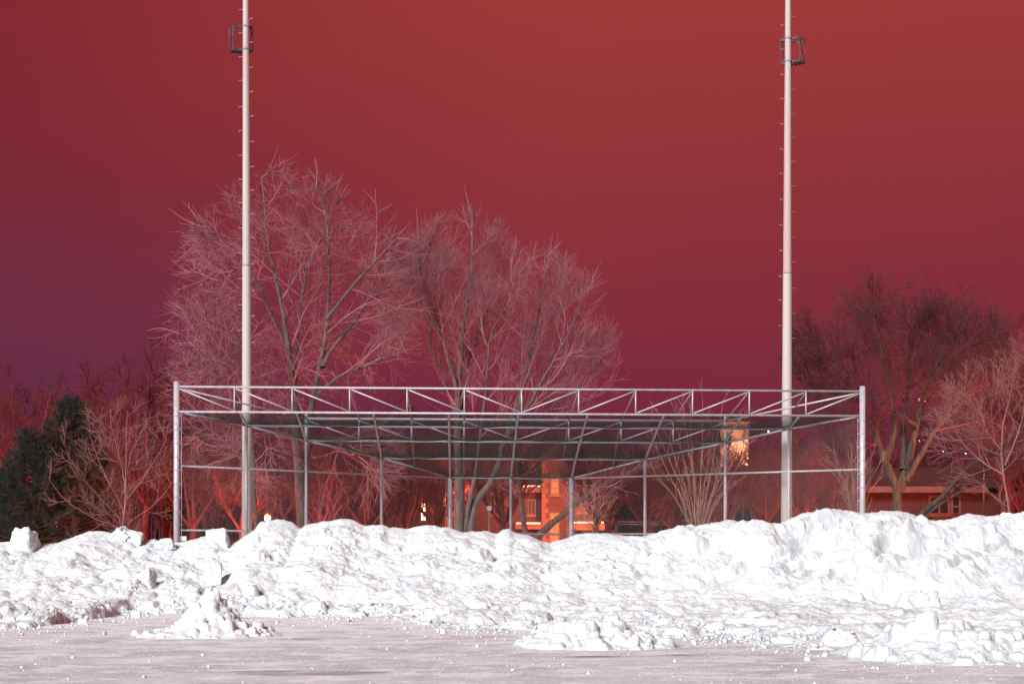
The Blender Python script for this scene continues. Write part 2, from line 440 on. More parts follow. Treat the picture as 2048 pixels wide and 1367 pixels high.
# scraped diagonal grooves, strongest on the right-hand bank
a = math.radians(38)
ur = X * math.cos(a) + Y * math.sin(a); vr = -X * math.sin(a) + Y * math.cos(a)
warp = .25 * perlin(X * .8, Y * .8, 77)
disp += (.30 * rightness + .06) * fbm(ur * .32, (vr + warp) * 1.25, 4, 23, .55) * sstep(.05, .3, v_)
disp += .075 * rightness * fbm(ur * .7 + 9, (vr + warp * .6) * 3.6, 3, 57, .5) * sstep(.05, .3, v_)
disp *= amp
disp += inb * (.034 * fbm(X * 3.2, Y * 3.2, 5, 31, .58) + .022 * np.abs(perlin(X * 9, Y * 9, 41))) * (1 - .3 * near_crest)
H = base + disp
H = np.where(s < -.03, -.06, H)
H = np.where((s >= -.03) & (s < .03), np.maximum(H, -.02), H)

# lumps and blocks of ploughed snow welded into the bank
NL = 6200
lr = np.minimum(.032 * (1 - rng.random(NL)) ** (-1 / 1.85), .36)
lx = rng.uniform(-15.5, 15.5, NL)
su = np.where(rng.random(NL) < .5, rng.uniform(-.03, .3, NL), rng.uniform(0, .97, NL))
ldc = 44.0 - 1.6 * sstep(1250, 1700, 1024 + lx * F / 43.5)
ldf = np.interp(lx, xcol, df[0])
ly = ldf + su * (ldc - ldf)
lr = np.where(su > .9, np.minimum(lr, .10), lr)
lr = np.where(rng.random(NL) < .35 * sstep(.3, .6, su), np.minimum(lr, .12), lr)
lrt = sstep(1120, 1420, 1024 + lx * F / 43.5)
lr = np.where((su > .36) & (su < .9) & (rng.random(NL) < .75 * lrt + .2), np.minimum(lr, .05), lr)
x0 = -15.6; NX0 = len(grow)
for k in range(NL):
    r = lr[k]
    i0 = int((lx[k] - 1.6 * r - x0) / .029) + NX0; i1 = int((lx[k] + 1.6 * r - x0) / .029) + NX0 + 2
    j0, j1 = np.searchsorted(yrow, [ly[k] - 1.6 * r, ly[k] + 1.6 * r])
    i0 = max(i0, 0); j1 += 1
    if j1 - j0 < 2 or i1 - i0 < 2: continue
    xx = X[j0:j1, i0:i1] - lx[k]; yy = Y[j0:j1, i0:i1] - ly[k]
    if xx.size == 0: continue
    an = rng.uniform(0, 6.28, 6); hgt = r * rng.uniform(.6, 1.15)
    ang = rng.uniform(0, 3.14); el = rng.uniform(.65, 1.4)
    xr = (xx * math.cos(ang) + yy * math.sin(ang)) * el; yr = (-xx * math.sin(ang) + yy * math.cos(ang)) / el
    jc, ic = min(np.searchsorted(yrow, ly[k]), len(yrow) - 1), min(int((lx[k] - x0) / .029) + NX0, len(xcol) - 1)
    h0 = max(H[jc, ic], 0) if r < .2 else max(base[jc, ic], 0)
    dome = np.sqrt(np.clip(1 - (xr * xr + yr * yr) / (r * r) * .9, 0, 1)) * hgt
    tilt = np.full_like(xx, hgt * rng.uniform(.55, .95))
    for q in range(4):
        tilt = np.minimum(tilt, hgt * (1.3 + .4 * rng.random()) - (xr * math.cos(an[q]) + yr * math.sin(an[q])) * rng.uniform(.7, 1.9) * hgt / r)
    bump = np.minimum(dome, tilt) + .1 * r * perlin(xx * 2.2 / r, yy * 2.2 / r, k)
    cand = h0 - r * .35 + bump
    reg = H[j0:j1, i0:i1]
    H[j0:j1, i0:i1] = np.where(dome > 0, np.maximum(reg, cand), reg)
H += inb * .010 * perlin(X * 22, Y * 22, 63)
bank = link('snow_bank', np_mesh('snow_bank', np.stack([X, Y, H], -1).reshape(-1, 3), grid_faces(len(yrow), len(xcol))), SNOW)
tag(bank, kind='structure')


def bank_z(x, y):
    i = min(max(int(np.searchsorted(xcol, x)), 0), len(xcol) - 1); j = min(max(int(np.searchsorted(yrow, y)), 0), len(yrow) - 1)
    return max(float(H[j, i]), 0.0)


# ------------------------------------------------------------------ snow blocks (things of their own)
_ico = {}


def ico(sub):
    if sub not in _ico:
        bm = bmesh.new(); bmesh.ops.create_icosphere(bm, subdivisions=sub, radius=1)
        v = np.array([p.co[:] for p in bm.verts]); f = np.array([[q.index for q in p.verts] for p in bm.faces]); bm.free()
        _ico[sub] = (v, f)
    return _ico[sub]


def chunk(seed, boxy=.75, sub=5, rough=.085, squares=True):
    """unit-size broken lump: rounded intersection of random planes"""
    r_ = np.random.default_rng(seed)
    v, f = ico(sub)
    R = np.full(len(v), 1.25)
    planes = []
    if squares:
        for ax in ((1, 0, 0), (-1, 0, 0), (0, 1, 0), (0, -1, 0), (0, 0, 1), (0, 0, -1)):
            n = np.array(ax, float) + r_.normal(0, .16, 3); planes.append((n / np.linalg.norm(n), boxy * r_.uniform(.85, 1.1)))
    for _ in range(7):
        n = r_.normal(0, 1, 3); planes.append((n / np.linalg.norm(n), r_.uniform(.85, 1.1)))
    acc = np.zeros(len(v))
    for n, dd in planes:
        c = np.maximum(v @ n, 1e-3) / dd
        acc += c ** 13
    R = np.minimum((acc + 1e-9) ** (-1 / 13), 1.3)
    q = v * R[:, None]
    nn = fbm(q[:, 0] * 2.4 + q[:, 2] * 1.3, q[:, 1] * 2.4 - q[:, 2] * 1.7, 6, seed, .62)
    q = q * (1 + rough * 1.8 * nn)[:, None]
    return q, f


def snow_block(px, base_py, d, wpx, hpx, label, seed, depth=None, tilt=0, yaw=0, group=None, boxy=.72, sink=.38):
    wm = wpx * d / F; hm = hpx * d / F; dm = depth or wm * .8
    q, f = chunk(seed, boxy)
    q = q / np.array([np.ptp(q[:, 0]), np.ptp(q[:, 1]), np.ptp(q[:, 2])])
    q = q * np.array([wm, dm, hm * (1 + sink * 2)])
    ct, st = math.cos(tilt), math.sin(tilt)
    q = np.stack([q[:, 0] * ct - q[:, 2] * st, q[:, 1], q[:, 0] * st + q[:, 2] * ct], -1)
    cy, sy = math.cos(yaw), math.sin(yaw)
    q = np.stack([q[:, 0] * cy - q[:, 1] * sy, q[:, 0] * sy + q[:, 1] * cy, q[:, 2]], -1)
    q[:, 2] += hm * (1 - sink * 2) / 2
    o = link('snow_block', np_mesh('snow_block', q, f), SNOW)
    p = at(px, base_py, d)
    o.location = p
    tag(o, label, 'snow block', group)
    return o


GB = 'snow blocks on the bank'
snow_block(45, 1091, 43.6, 66, 36, 'big upright snow block with a flat top at the left end of the bank crest', 101, tilt=-.03, yaw=.2, boxy=.66)
snow_block(238, 1078, 43.5, 48, 20, 'tilted snow slab sticking up in front of the small bare tree', 103, tilt=.75, boxy=.6)
snow_block(268, 1082, 43.6, 44, 24, 'rounded snow boulder right of the tilted slab on the crest', 104, boxy=.8)
snow_block(331, 1092, 43.3, 44, 17, 'grey-edged flat snow slab on the crest left of the front fence post', 105, boxy=.7)
snow_block(434, 1086, 43.6, 54, 32, 'wedge-shaped snow block with a sheer right end beside the left light pole', 106, tilt=.12, yaw=-.1, boxy=.62)
snow_block(2018, 1046, 42.2, 42, 22, 'round snow boulder on the crest at the far right', 109, boxy=.85)
snow_block(2030, 1068, 41.6, 50, 24, 'snow boulder just below the round one at the far right', 110, boxy=.85)
snow_block(292, 1172, 39.6, 46, 36, 'square snow block half buried in the middle of the left bank face', 111, boxy=.7)
snow_block(430, 1152, 40.3, 36, 30, 'angular snow block on the bank face under the left light pole', 112, boxy=.65)
snow_block(648, 1118, 41.9, 42, 32, 'upright snow block high on the bank below the second fence post', 113, boxy=.75)
snow_block(273, 1233, 35.4, 22, 13, 'lone snow lump lying on the ice left of the pointed pile', 118, boxy=.8)
snow_block(165, 1247, 32.0, 22, 11, 'flat snow lump on the ice at the left foot of the bank', 119, boxy=.8)
snow_block(1850, 1222, 35.6, 62, 40, 'large broken snow boulder at the foot of the right bank', 120, tilt=.1, boxy=.72)
snow_block(1818, 1206, 36.2, 46, 32, 'boulder with a sharp upper edge at the foot of the right bank', 121, tilt=-.25, boxy=.66)
snow_block(1718, 1222, 35.4, 44, 34, 'leaning snow slab at the foot of the right bank, left of the big boulders', 122, tilt=.5, boxy=.62)
snow_block(1982, 1232, 34.5, 60, 40, 'rough snow boulder near the right picture edge on the bank foot', 123, boxy=.75)

# ------------------------------------------------------------------ separate heaps on the ice
def heap(px, py_base, wpx, hpx, depth_m, label, seed, shape='cone', nl=260, lean=0.0):
    d = EYE * F / (py_base - HY)
    wm = wpx * d / F; hm = hpx * d / F
    n = 230
    xs_ = np.linspace(-wm * .62, wm * .62, n); ys_ = np.linspace(-depth_m * .62, depth_m * .62, 150)
    A, B = np.meshgrid(xs_, ys_)
    rr = np.sqrt((A / (wm / 2)) ** 2 + (B / (depth_m / 2)) ** 2)
    rr = rr * (1 + .22 * fbm(A * 1.2 + seed, B * 1.2, 3, seed))
    if shape == 'cone':
        rc = np.sqrt(((A - lean) / (wm * .34)) ** 2 + (B / (depth_m * .42)) ** 2) * (1 + .2 * fbm(A * 3, B * 3, 3, seed + 2))
        hz = hm * .98 * np.clip(1 - rc, 0, 1) ** 1.55 + .07 * sstep(1.0, .6, rr)
    else:
        hz = hm * (.75 * sstep(1.0, .25, rr) * (.75 + .35 * fbm(A * .9 + 3, B * .9, 3, seed + 4)))
    hz += sstep(1.05, .8, rr) * (.05 * fbm(A * 3, B * 3, 4, seed + 9) + .02)
    hz = np.where(rr > 1.02, -.05, hz)
    r_ = np.random.default_rng(seed)
    dx = xs_[1] - xs_[0]; dy = ys_[1] - ys_[0]
    for k in range(nl):
        th = r_.uniform(0, 6.283); q = math.sqrt(r_.random()) * .98
        cx_ = math.cos(th) * q * wm / 2; cy_ = math.sin(th) * q * depth_m / 2
        r = min(.028 * (1 - r_.random()) ** (-1 / 1.6), .10 if shape == 'cone' else .15)
        i0 = int((cx_ - r - xs_[0]) / dx); i1 = int((cx_ + r - xs_[0]) / dx) + 2; j0 = int((cy_ - r - ys_[0]) / dy); j1 = int((cy_ + r - ys_[0]) / dy) + 2
        i0 = max(i0, 0); j0 = max(j0, 0)
        xx = A[j0:j1, i0:i1] - cx_; yy = B[j0:j1, i0:i1] - cy_
        if xx.size == 0: continue
        dome = np.sqrt(np.clip(1 - (xx * xx + yy * yy) / (r * r), 0, 1)) * r * r_.uniform(.7, 1.3)
        an = r_.uniform(0, 6.28, 4)
        tl = np.full_like(xx, r * .75)
        for a_ in an: tl = np.minimum(tl, r * (1.25 - (xx * math.cos(a_) + yy * math.sin(a_)) / r * r_.uniform(.6, 1.6)))
        jc = min(max(int((cy_ - ys_[0]) / dy), 0), len(ys_) - 1); ic = min(max(int((cx_ - xs_[0]) / dx), 0), n - 1)
        cand = max(hz[jc, ic], 0) - .3 * r + np.minimum(dome, tl)
        hz[j0:j1, i0:i1] = np.where(dome > 0, np.maximum(hz[j0:j1, i0:i1], cand), hz[j0:j1, i0:i1])
    o = link('snow_heap', np_mesh('snow_heap', np.stack([A, B, hz], -1).reshape(-1, 3), grid_faces(len(ys_), n)), SNOW)
    o.location = ((px - 1024) * d / F, d + depth_m * .30, 0.0)
    tag(o, label, 'snow heap')
    return o


heap(400, 1274, 290, 90, 2.0, 'pointed snow heap standing alone on the ice at lower left', 201, 'cone', 200, lean=.05)
heap(1200, 1296, 340, 66, 2.2, 'low rubble heap of broken snow on the ice right of centre', 202, 'flat', 420)
heap(1930, 1322, 420, 100, 3.4, 'wide rubble heap of broken snow at the lower right corner', 203, 'flat', 620)
d0 = 27.2
snow_block(2010, 1318, 21.9, 74, 46, 'large white snow block at the right picture edge on the lower right heap', 204, tilt=.12, boxy=.64)
snow_block(1916, 1291, 23.2, 48, 34, 'upright snow block on the lower right heap beside the large white block', 205, boxy=.68)
snow_block(1140, 1286, 24.8, 46, 28, 'flat-faced snow block in the middle of the low rubble heap', 206, tilt=.2, boxy=.66)
snow_block(1246, 1292, 24.5, 40, 22, 'rounded snow block at the right end of the low rubble heap', 207, boxy=.8)
snow_block(400, 1256, 27.9, 34, 34, 'smooth snow boulder in the front of the pointed heap', 208, boxy=.85)
snow_block(484, 1272, 27.4, 24, 16, 'brown-tinged snow lump at the right foot of the pointed heap', 209, boxy=.75)
snow_block(434, 1274, 27.2, 20, 14, 'small pale snow lump directly under the pointed heap', 210, boxy=.8)

# loose crumbs (nobody could count them)
v0, f0 = ico(1)
NC = 4200
V = []; Fc = []
off = 0
for k in range(NC):
    pxk = rng.uniform(-150, 2200)
    fyk = np.interp(pxk, fpx, fpy)
    t = rng.random()
    pyk = fyk + (rng.exponential(8) - 8 if t < .86 else rng.uniform(0, 1367 - fyk) ** 1.0)
    pyk = min(pyk, 1420)
    d = EYE * F / (pyk - HY)
    r = min(.010 * (1 - rng.random()) ** (-1 / 2.2), .045) if t < .86 else min(.005 * (1 - rng.random()) ** (-1 / 2.4), .025)
    p = v0 * (1 + .28 * rng.standard_normal((len(v0), 1))) * r * rng.uniform(.7, 1.3, 3)
    x = (pxk - 1024) * d / F
    zb = bank_z(x, d)
    V.append(p + np.array([x, d, zb + r * .35])); Fc.append(f0 + off); off += len(v0)
crumbs = link('snow_crumbs', np_mesh('snow_crumbs', np.concatenate(V), np.concatenate(Fc), smooth=True), SNOW)
tag(crumbs, 'loose white snow crumbs scattered over the ice along the bank foot', 'snow crumbs', kind='stuff')

# ------------------------------------------------------------------ baseball backstop
TH = math.radians(1.75)
U = Vector((math.cos(TH), math.sin(TH), 0)); W = Vector((-math.sin(TH), math.cos(TH), 0))
TILT = -.0040


def bp(x, y, z):
    p = U * x + W * y
    return Vector((p.x, p.y, z + TILT * (x - 1.8)))


XL, XR, YF_, YR = -8.007, 11.612, 50.0, 57.3
RXL, RXR = -.279, 3.702
ZT, ZB, ZM, ZLOW, ZBASE = 5.96, 5.25, 3.717, 1.89, .12
TS = [0, .229, .439, .722, 1.0]
ZR = [5.25, 4.98, 4.65, 4.235, 3.717]


def zroof(t): return float(np.interp(t, TS, ZR))
def lw(t, z): return bp(XL + (RXL - XL) * t, YF_ + (YR - YF_) * t, z)
def rw(t, z): return bp(XR + (RXR - XR) * t, YF_ + (YR - YF_) * t, z)
def xl(t): return XL + (RXL - XL) * t
def xr_(t): return XR + (RXR - XR) * t
def yt(t): return YF_ + (YR - YF_) * t


back = empty('baseball_backstop', bp(1.8, 50, 0), 'grey steel baseball backstop with chain-link wings and a netted sloping roof', 'backstop')


def part(name, mat, *tubes, n=10):
    m = MB()
    for p, q, r in tubes: m.tube(p, q, r, n=n)
    return m.build(name, mat, back)


# posts
for side, sgn in ((lw, -1), (rw, 1)):
    p = side(0, 0)
    m = MB(); m.tube(p, side(0, 6.08), .083, n=20); m.tube(side(0, 6.08), side(0, 6.11), .092, .070, n=20)
    m.build('post', GALV, back)
    for k in range(1, 4):
        top = zroof(TS[k]) + .03
        if k == 2: top = 5.47
        part('post', GALV, (side(TS[k], 0), side(TS[k], top), .048), n=12)
    m = MB(); m.tube(side(1, 0), side(1, 3.74), .080, n=18); m.build('post', GALV, back)
part('post', GALV, (bp(1.712, YR, 0), bp(1.712, YR, 3.72), .048), n=12)

# rails on the wings and the back panel
for side in (lw, rw):
    for z in (ZBASE, ZLOW, ZM):
        part('rail', GALV, (side(0, z), side(1, z), .030))
    for k in range(4):
        part('edge_rail', GALV, (side(TS[k], ZR[k]), side(TS[k + 1], ZR[k + 1]), .030))
for z in (ZBASE, ZLOW, ZM):
    part('rail', GALV, (bp(RXL, YR, z), bp(RXR, YR, z), .030))

# tension bars with their bands
for side, tt, dx in ((lw, 0, .135), (rw, 0, -.135), (lw, 1, -.14), (rw, 1, .14), (lw, 1, .15), (rw, 1, -.15)):
    sgn_x = dx
    bx_, by_ = (xl(tt) if side is lw else xr_(tt)), yt(tt)
    ztop = 5.2 if tt == 0 else 3.65
    m = MB(); m.tube(bp(bx_ + sgn_x, by_, .3), bp(bx_ + sgn_x, by_, ztop), .011, n=6)
    zz_ = .5
    while zz_ < ztop:
        m.bar(bp(bx_, by_ - .086, zz_), bp(bx_ + sgn_x, by_ - .02, zz_), .006, .028); zz_ += .385
    m.build('tension_bar', GALV_DULL, back)
# dark seams of the bands round the posts
for side, tt, ztop, r in ((lw, 0, 5.25, .0855), (rw, 0, 5.25, .0855), (lw, 1, 3.65, .0825), (rw, 1, 3.65, .0825)):
    zz_ = .5
    while zz_ < ztop:
        MB().tube(side(tt, zz_ - .013), side(tt, zz_ + .013), r, n=18, caps=False).build('tension_band', GALV_DULL, back); zz_ += .385

# front truss: 12 bays
NB = 12
fx = [XL + (XR - XL) * k / NB for k in range(NB + 1)]
part('truss_chord', GALV, (bp(XL, YF_, ZT), bp(XR, YF_, ZT), .030), n=12)
part('truss_chord', GALV, (bp(XL, YF_, ZB), bp(XR, YF_, ZB), .032), n=12)
for k in range(1, NB):
    part('truss_upright', GALV, (bp(fx[k], YF_, ZB), bp(fx[k], YF_, ZT), .022), n=8)
for k in range(NB):
    if k < NB // 2: part('truss_diagonal', GALV, (bp(fx[k] + .05, YF_, ZT - .05), bp(fx[k + 1] - .04, YF_, ZB + .05), .021), n=8)
    else: part('truss_diagonal', GALV, (bp(fx[k] + .04, YF_, ZB + .05), bp(fx[k + 1] - .05, YF_, ZT - .05), .021), n=8)
# tie wires on the lower chord
for k in range(64):
    x = XL + .2 + k * .306
    MB().tube(bp(x - .008, YF_, ZB), bp(x + .008, YF_, ZB), .035, n=10, caps=False).build('tie_wire', GALV_DULL, back)

# rear truss between the second wing posts
ZT2 = 5.317
t2 = TS[2]; y2 = yt(t2)
rx = [xl(t2) + (xr_(t2) - xl(t2)) * k / 8 for k in range(9)]
part('truss_chord', GALV, (bp(rx[0], y2, ZT2), bp(rx[8], y2, ZT2), .040), n=12)
for k in range(1, 8):
    part('truss_upright', GALV, (bp(rx[k], y2, ZR[2]), bp(rx[k], y2, ZT2), .024), n=8)
for k in range(8):
    if k < 4: part('truss_diagonal', GALV, (bp(rx[k], y2, ZT2 - .05), bp(rx[k + 1], y2, ZR[2] + .05), .021), n=8)
    else: part('truss_diagonal', GALV, (bp(rx[k], y2, ZR[2] + .05), bp(rx[k + 1], y2, ZT2 - .05), .021), n=8)
# wing top chords from the front posts back to the rear truss
part('wing_chord', GALV, (lw(0, ZT - .03), lw(t2, ZT2), .026)); part('wing_chord', GALV, (rw(0, ZT - .03), rw(t2, ZT2), .026))
# purlins on the roof slope
for k in (1, 2, 3):
    part('purlin', GALV, (lw(TS[k], ZR[k]), rw(TS[k], ZR[k]), .031))
# rafters: front chord down to each post head
rafter_x = [(-6.22, 1), (-4.62, 2), (-2.43, 3), (RXL, 4), (1.712, 4), (RXR, 4), (5.90, 3), (8.14, 2), (9.80, 1)]
for x, k in rafter_x:
    m = MB()
    for j in range(k):
        m.tube(bp(x, yt(TS[j]), ZR[j]), bp(x, yt(TS[j + 1]), ZR[j + 1]), .034, n=10)
    m.build('rafter', GALV_DULL, back)
# upper braces: front top chord -> rear truss -> lower edge of the roof
for k in range(1, 12):
    xk = fx[k]
    if k in (1, 11):
        t_ = (xk - XL) / (RXL - XL) if k == 1 else (xk - XR) / (RXR - XR)
        zc = ZT - .03 + (ZT2 - ZT + .03) * t_ / t2
        part('upper_brace', GALV_DULL, (bp(xk, YF_, ZT - .03), bp(xk, yt(t_), zc), .022), n=8)
        continue
    j = k - 2
    m = MB(); m.tube(bp(xk, YF_, ZT - .03), bp(rx[j], y2, ZT2), .022, n=8)
    if 0 < j < 8:
        x = rx[j]
        te = 1.0 if RXL <= x <= RXR else ((x - XL) / (RXL - XL) if x < RXL else (x - XR) / (RXR - XR))
        m.tube(bp(x, y2, ZT2), bp(x, yt(te), zroof(te) + .02), .022, n=8)
    m.build('upper_brace', GALV_DULL, back)


# chain-link fabric: real diagonal wires clipped to each panel
def wires_in_poly(poly, pitch):
    """poly: convex list of (a,b) panel coords; returns segments of +-45 degree wires, pitch = diamond diagonal"""
    poly = np.array(poly, float)
    segs = []
    for sg in (1, -1):
        # lines a - sg*b = c
        cvals = poly[:, 0] - sg * poly[:, 1]
        c = math.floor(cvals.min() / pitch) * pitch
        while c < cvals.max():
            hits = []
            for i in range(len(poly)):
                p, q = poly[i], poly[(i + 1) % len(poly)]
                fp = p[0] - sg * p[1] - c; fq = q[0] - sg * q[1] - c
                if (fp < 0) != (fq < 0):
                    t = fp / (fp - fq); hits.append(p + (q - p) * t)
            if len(hits) == 2: segs.append((hits[0], hits[1], sg))
            c += pitch
    return segs


def wire_mesh(name, segs3, r, mat, parent):
    """3-sided wires; segs3 list of (p,q) world points"""
    P = np.array([s_[0] for s_ in segs3]); Q = np.array([s_[1] for s_ in segs3])
    T = Q - P; T /= np.linalg.norm(T, axis=1)[:, None]
    ref = np.array([.12, 1.0, .07]); A = np.cross(T, ref); A /= np.linalg.norm(A, axis=1)[:, None]; B = np.cross(T, A)
    n = len(P); vs = np.zeros((n, 6, 3))
    for k in range(3):
        a_ = 2 * math.pi * k / 3 + .5
        o = (A * math.cos(a_) + B * math.sin(a_)) * r
        vs[:, k] = P + o; vs[:, 3 + k] = Q + o
    b0 = np.arange(n)[:, None] * 6
    fs = np.concatenate([b0 + np.array([[k, (k + 1) % 3, 3 + (k + 1) % 3, 3 + k]]) for k in range(3)])
    return link(name, np_mesh(name, vs.reshape(-1, 3), fs), mat, parent)


PITCH = .064
for side in (lw, rw):
    p0 = np.array(side(0, 0)); p1 = np.array(side(1, 0)); Lw = np.linalg.norm((p1 - p0)[:2])
    dirw = (p1 - p0) / Lw
    nrm = np.array([dirw[1], -dirw[0], 0]); nrm = nrm if nrm[1] < 0 else -nrm
    poly = [(0.14, .06)] + [(Lw - .14, .06)] + [(min(max(TS[k] * Lw, .14), Lw - .14), ZR[k]) for k in (4, 3, 2, 1, 0)]
    sg = []
    for a_, b_, s_ in wires_in_poly(poly, PITCH):
        oo = nrm * (.053 + .003 * s_)
        f3 = lambda c: p0 + dirw * c[0] + np.array([0, 0, c[1]]) + oo
        sg.append((f3(a_), f3(b_)))
    wire_mesh('chain_link_panel', sg, .0020, WIRE, back)
sg = []
for a_, b_, s_ in wires_in_poly([(RXL + .15, .06), (RXR - .15, .06), (RXR - .15, ZM), (RXL + .15, ZM)], PITCH):
    sg.append((np.array(bp(a_[0], YR - .053 - .003 * s_, a_[1])), np.array(bp(b_[0], YR - .053 - .003 * s_, b_[1]))))
wire_mesh('chain_link_panel', sg, .0020, WIRE, back)

# dark green roof netting, sagging between the bars
rxs = np.array([XL] + [q[0] for q in rafter_x] + [XR])


def roof_pt(x, y):
    t = (y - YF_) / (YR - YF_)
    z = np.interp(t, TS, ZR)
    k = np.clip(np.searchsorted(TS, t) - 1, 0, 3); tf = (t - np.array(TS)[k]) / (np.array(TS)[k + 1] - np.array(TS)[k])
    i = np.clip(np.searchsorted(rxs, x) - 1, 0, len(rxs) - 2); xf_ = (x - rxs[i]) / (rxs[i + 1] - rxs[i])
    sag = .06 * np.sin(np.pi * np.clip(xf_, 0, 1)) * (.75 + .4 * np.sin(x * 1.7 + t * 5)) + .05 * np.sin(np.pi * np.clip(tf, 0, 1))
    z = z + .045 - sag
    xx = x; P = np.outer(xx, np.array(U)) + np.outer(y, np.array(W))
    P[:, 2] = z + TILT * (x - 1.8)
    return P


poly = [(XL + .1, YF_ + .02), (XR - .1, YF_ + .02), (RXR, YR), (RXL, YR)]
A_, B_ = [], []
for a_, b_, s_ in wires_in_poly(poly, .052):
    L_ = np.linalg.norm(b_ - a_); n = max(2, int(L_ / .22) + 1)
    tt = np.linspace(0, 1, n); q = a_[None] + (b_ - a_)[None] * tt[:, None]
    P3 = roof_pt(q[:, 0], q[:, 1]); P3[:, 2] += .002 * s_
    A_.append(P3[:-1]); B_.append(P3[1:])
A_ = np.concatenate(A_); B_ = np.concatenate(B_)
wire_mesh('roof_net', list(zip(A_, B_)), .0028, GREENWIRE, back)
# thick border cords of the net running along each bar
for k in (1, 2, 3, 4):
    t = TS[k] - .012
    n = 90; xx = np.linspace(xl(t), xr_(t), n); P3 = roof_pt(xx, np.full(n, yt(t)))
    wire_mesh('net_cord', list(zip(P3[:-1], P3[1:])), .016, GREENWIRE, back)

# ------------------------------------------------------------------ light poles
def light_pole(px_top, px_bot, d, r_bot, r_top0, joint_py, cage, label, seed, peg0_py, lean_pegs):
    b = at(px_bot, 1100, d); top_z = 24.0
    zt = EYE + HY * d / F
    dx = (px_top - px_bot) * d / F
    cx = lambda z: b.x + dx * (z - EYE) / (zt - EYE)
    rad = lambda z: r_bot + (r_top0 - r_bot) * (z - EYE) / (zt - EYE)
    root = empty('floodlight_pole', (cx(0), d, 0), label, 'light pole', 'tall floodlight poles behind the backstop')
    zj = EYE + (HY - joint_py) * d / F
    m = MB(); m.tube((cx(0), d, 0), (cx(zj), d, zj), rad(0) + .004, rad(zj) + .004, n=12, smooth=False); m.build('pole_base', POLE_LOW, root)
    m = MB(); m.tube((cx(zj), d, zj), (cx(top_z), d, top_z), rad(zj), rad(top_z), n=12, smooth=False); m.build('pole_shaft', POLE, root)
    m = MB(); m.tube((cx(zj), d, zj - .03), (cx(zj), d, zj + .03), rad(zj) + .012, n=14); m.build('joint_collar', GALV_DULL, root)
    r_ = random.Random(seed)
    for sgn, py0 in ((-1, peg0_py), (1, peg0_py + 24)):
        py = py0
        while py > -120:
            z = EYE + (HY - py) * d / F
            x0_ = cx(z) + sgn * rad(z); x1_ = x0_ + sgn * .125
            m = MB(); ya = d - .02; yb = d + lean_pegs * sgn * .10
            m.tube((x0_ - sgn * .03, d, z), (x1_, yb, z + r_.uniform(-.012, .012)), .009, n=6)
            m.tube((x1_, yb, z), (x1_ + sgn * .004, yb, z + .022), .009, n=6)
            m.build('step_peg', GALV_DULL, root)
            py -= 49.5 + r_.uniform(-3, 3)
    # small service cage: near corner beam strapped to the pole, deck, frame
    (py_t, py_b, ang, sx_, off) = cage
    zt_ = EYE + (HY - py_t) * d / F; zb_ = EYE + (HY - py_b) * d / F
    c, s_ = math.cos(ang), math.sin(ang)
    ox = cx(zb_)
    L_, D_ = .60, .42
    y0 = rad(zb_) + .04

    def P(u, v, z): return Vector((ox + (u + off) * c - v * s_, d + y0 + (u + off) * s_ + v * c, z))
    h = L_ / 2
    # beam
    cg = bpy.data.objects.new('service_cage', None); C.objects.link(cg); cg.parent = root
    cg.matrix_parent_inverse = Matrix.Translation(-root.location); cg.location = P(0, D_ / 2, zb_)
    for z in (zt_, zb_):
        m = MB(); m.bar(P(-h, 0, z), P(h, 0, z), .05, .075); link_to(m, 'mounting_beam', RUST if z == zt_ else RUST, cg)
    m = MB()
    for u in (-h, h):
        for v in (.0, D_):
            m.bar(P(u, v, zb_), P(u, v, zt_), .026, .026)
        m.bar(P(u, 0, zt_), P(u, D_, zt_), .026, .026); m.bar(P(u, 0, zb_), P(u, D_, zb_), .03, .03)
        m.bar(P(u, .02, zt_ - .03), P(u, D_, zb_ + .03), .022, .022)
    m.bar(P(-h, D_, zt_), P(h, D_, zt_), .026, .026); m.bar(P(-h, D_, zb_), P(h, D_, zb_), .03, .03)
    link_to(m, 'cage_frame', RUST, cg)
    m = MB()
    for k in range(9):
        v = .04 + k * (D_ - .06) / 8
        m.bar(P(-h + .02, v, zb_ + .012), P(h - .02, v, zb_ + .012), .03, .012)
    m.bar(P(0, .03, zb_ - .012), P(0, D_ - .03, zb_ - .012), .05, .02)
    link_to(m, 'deck_grating', DARKMETAL, cg)
    m = MB()
    for z in (zt_, zb_):
        m.tube((cx(z), d, z - .035), (cx(z), d, z + .035), rad(z) + .012, n=14)
    link_to(m, 'strap', GALV_DULL, cg)
    return root


def link_to(m, name, mat, par):
    bmesh.ops.recalc_face_normals(m.bm, faces=m.bm.faces)
    me = bpy.data.meshes.new(name); m.bm.to_mesh(me); m.bm.free()
    o = bpy.data.objects.new(name, me); C.objects.link(o); me.materials.append(mat)
    bpy.context.view_layer.update()
    o.parent = par; o.matrix_parent_inverse = par.matrix_world.inverted()
    return o


light_pole(491.5, 494.5, 52.6, .160, .088, 530, (52, 98, math.radians(24), -1, -.12), 'left tall cream floodlight pole with step pegs and a small rusty service cage', 5, 660, -1)
light_pole(1576, 1573, 52.9, .168, .084, 545, (76, 122, math.radians(-30), 1, .10), 'right tall cream floodlight pole with step pegs and a small rusty service cage', 6, 652, 1)

# ------------------------------------------------------------------ bare trees
def resample(P, n):
    P = np.array(P, float); s_ = np.concatenate([[0], np.cumsum(np.linalg.norm(np.diff(P, axis=0), axis=1))])
    # smooth by Catmull-like: dense linear then moving average
    t = np.linspace(0, s_[-1], n * 4); Q = np.stack([np.interp(t, s_, P[:, k]) for k in range(3)], -1)
    for _ in range(2):
        Q[1:-1] = (Q[:-2] + Q[1:-1] * 2 + Q[2:]) / 4
    return Q[np.linspace(0, len(Q) - 1, n).round().astype(int)]


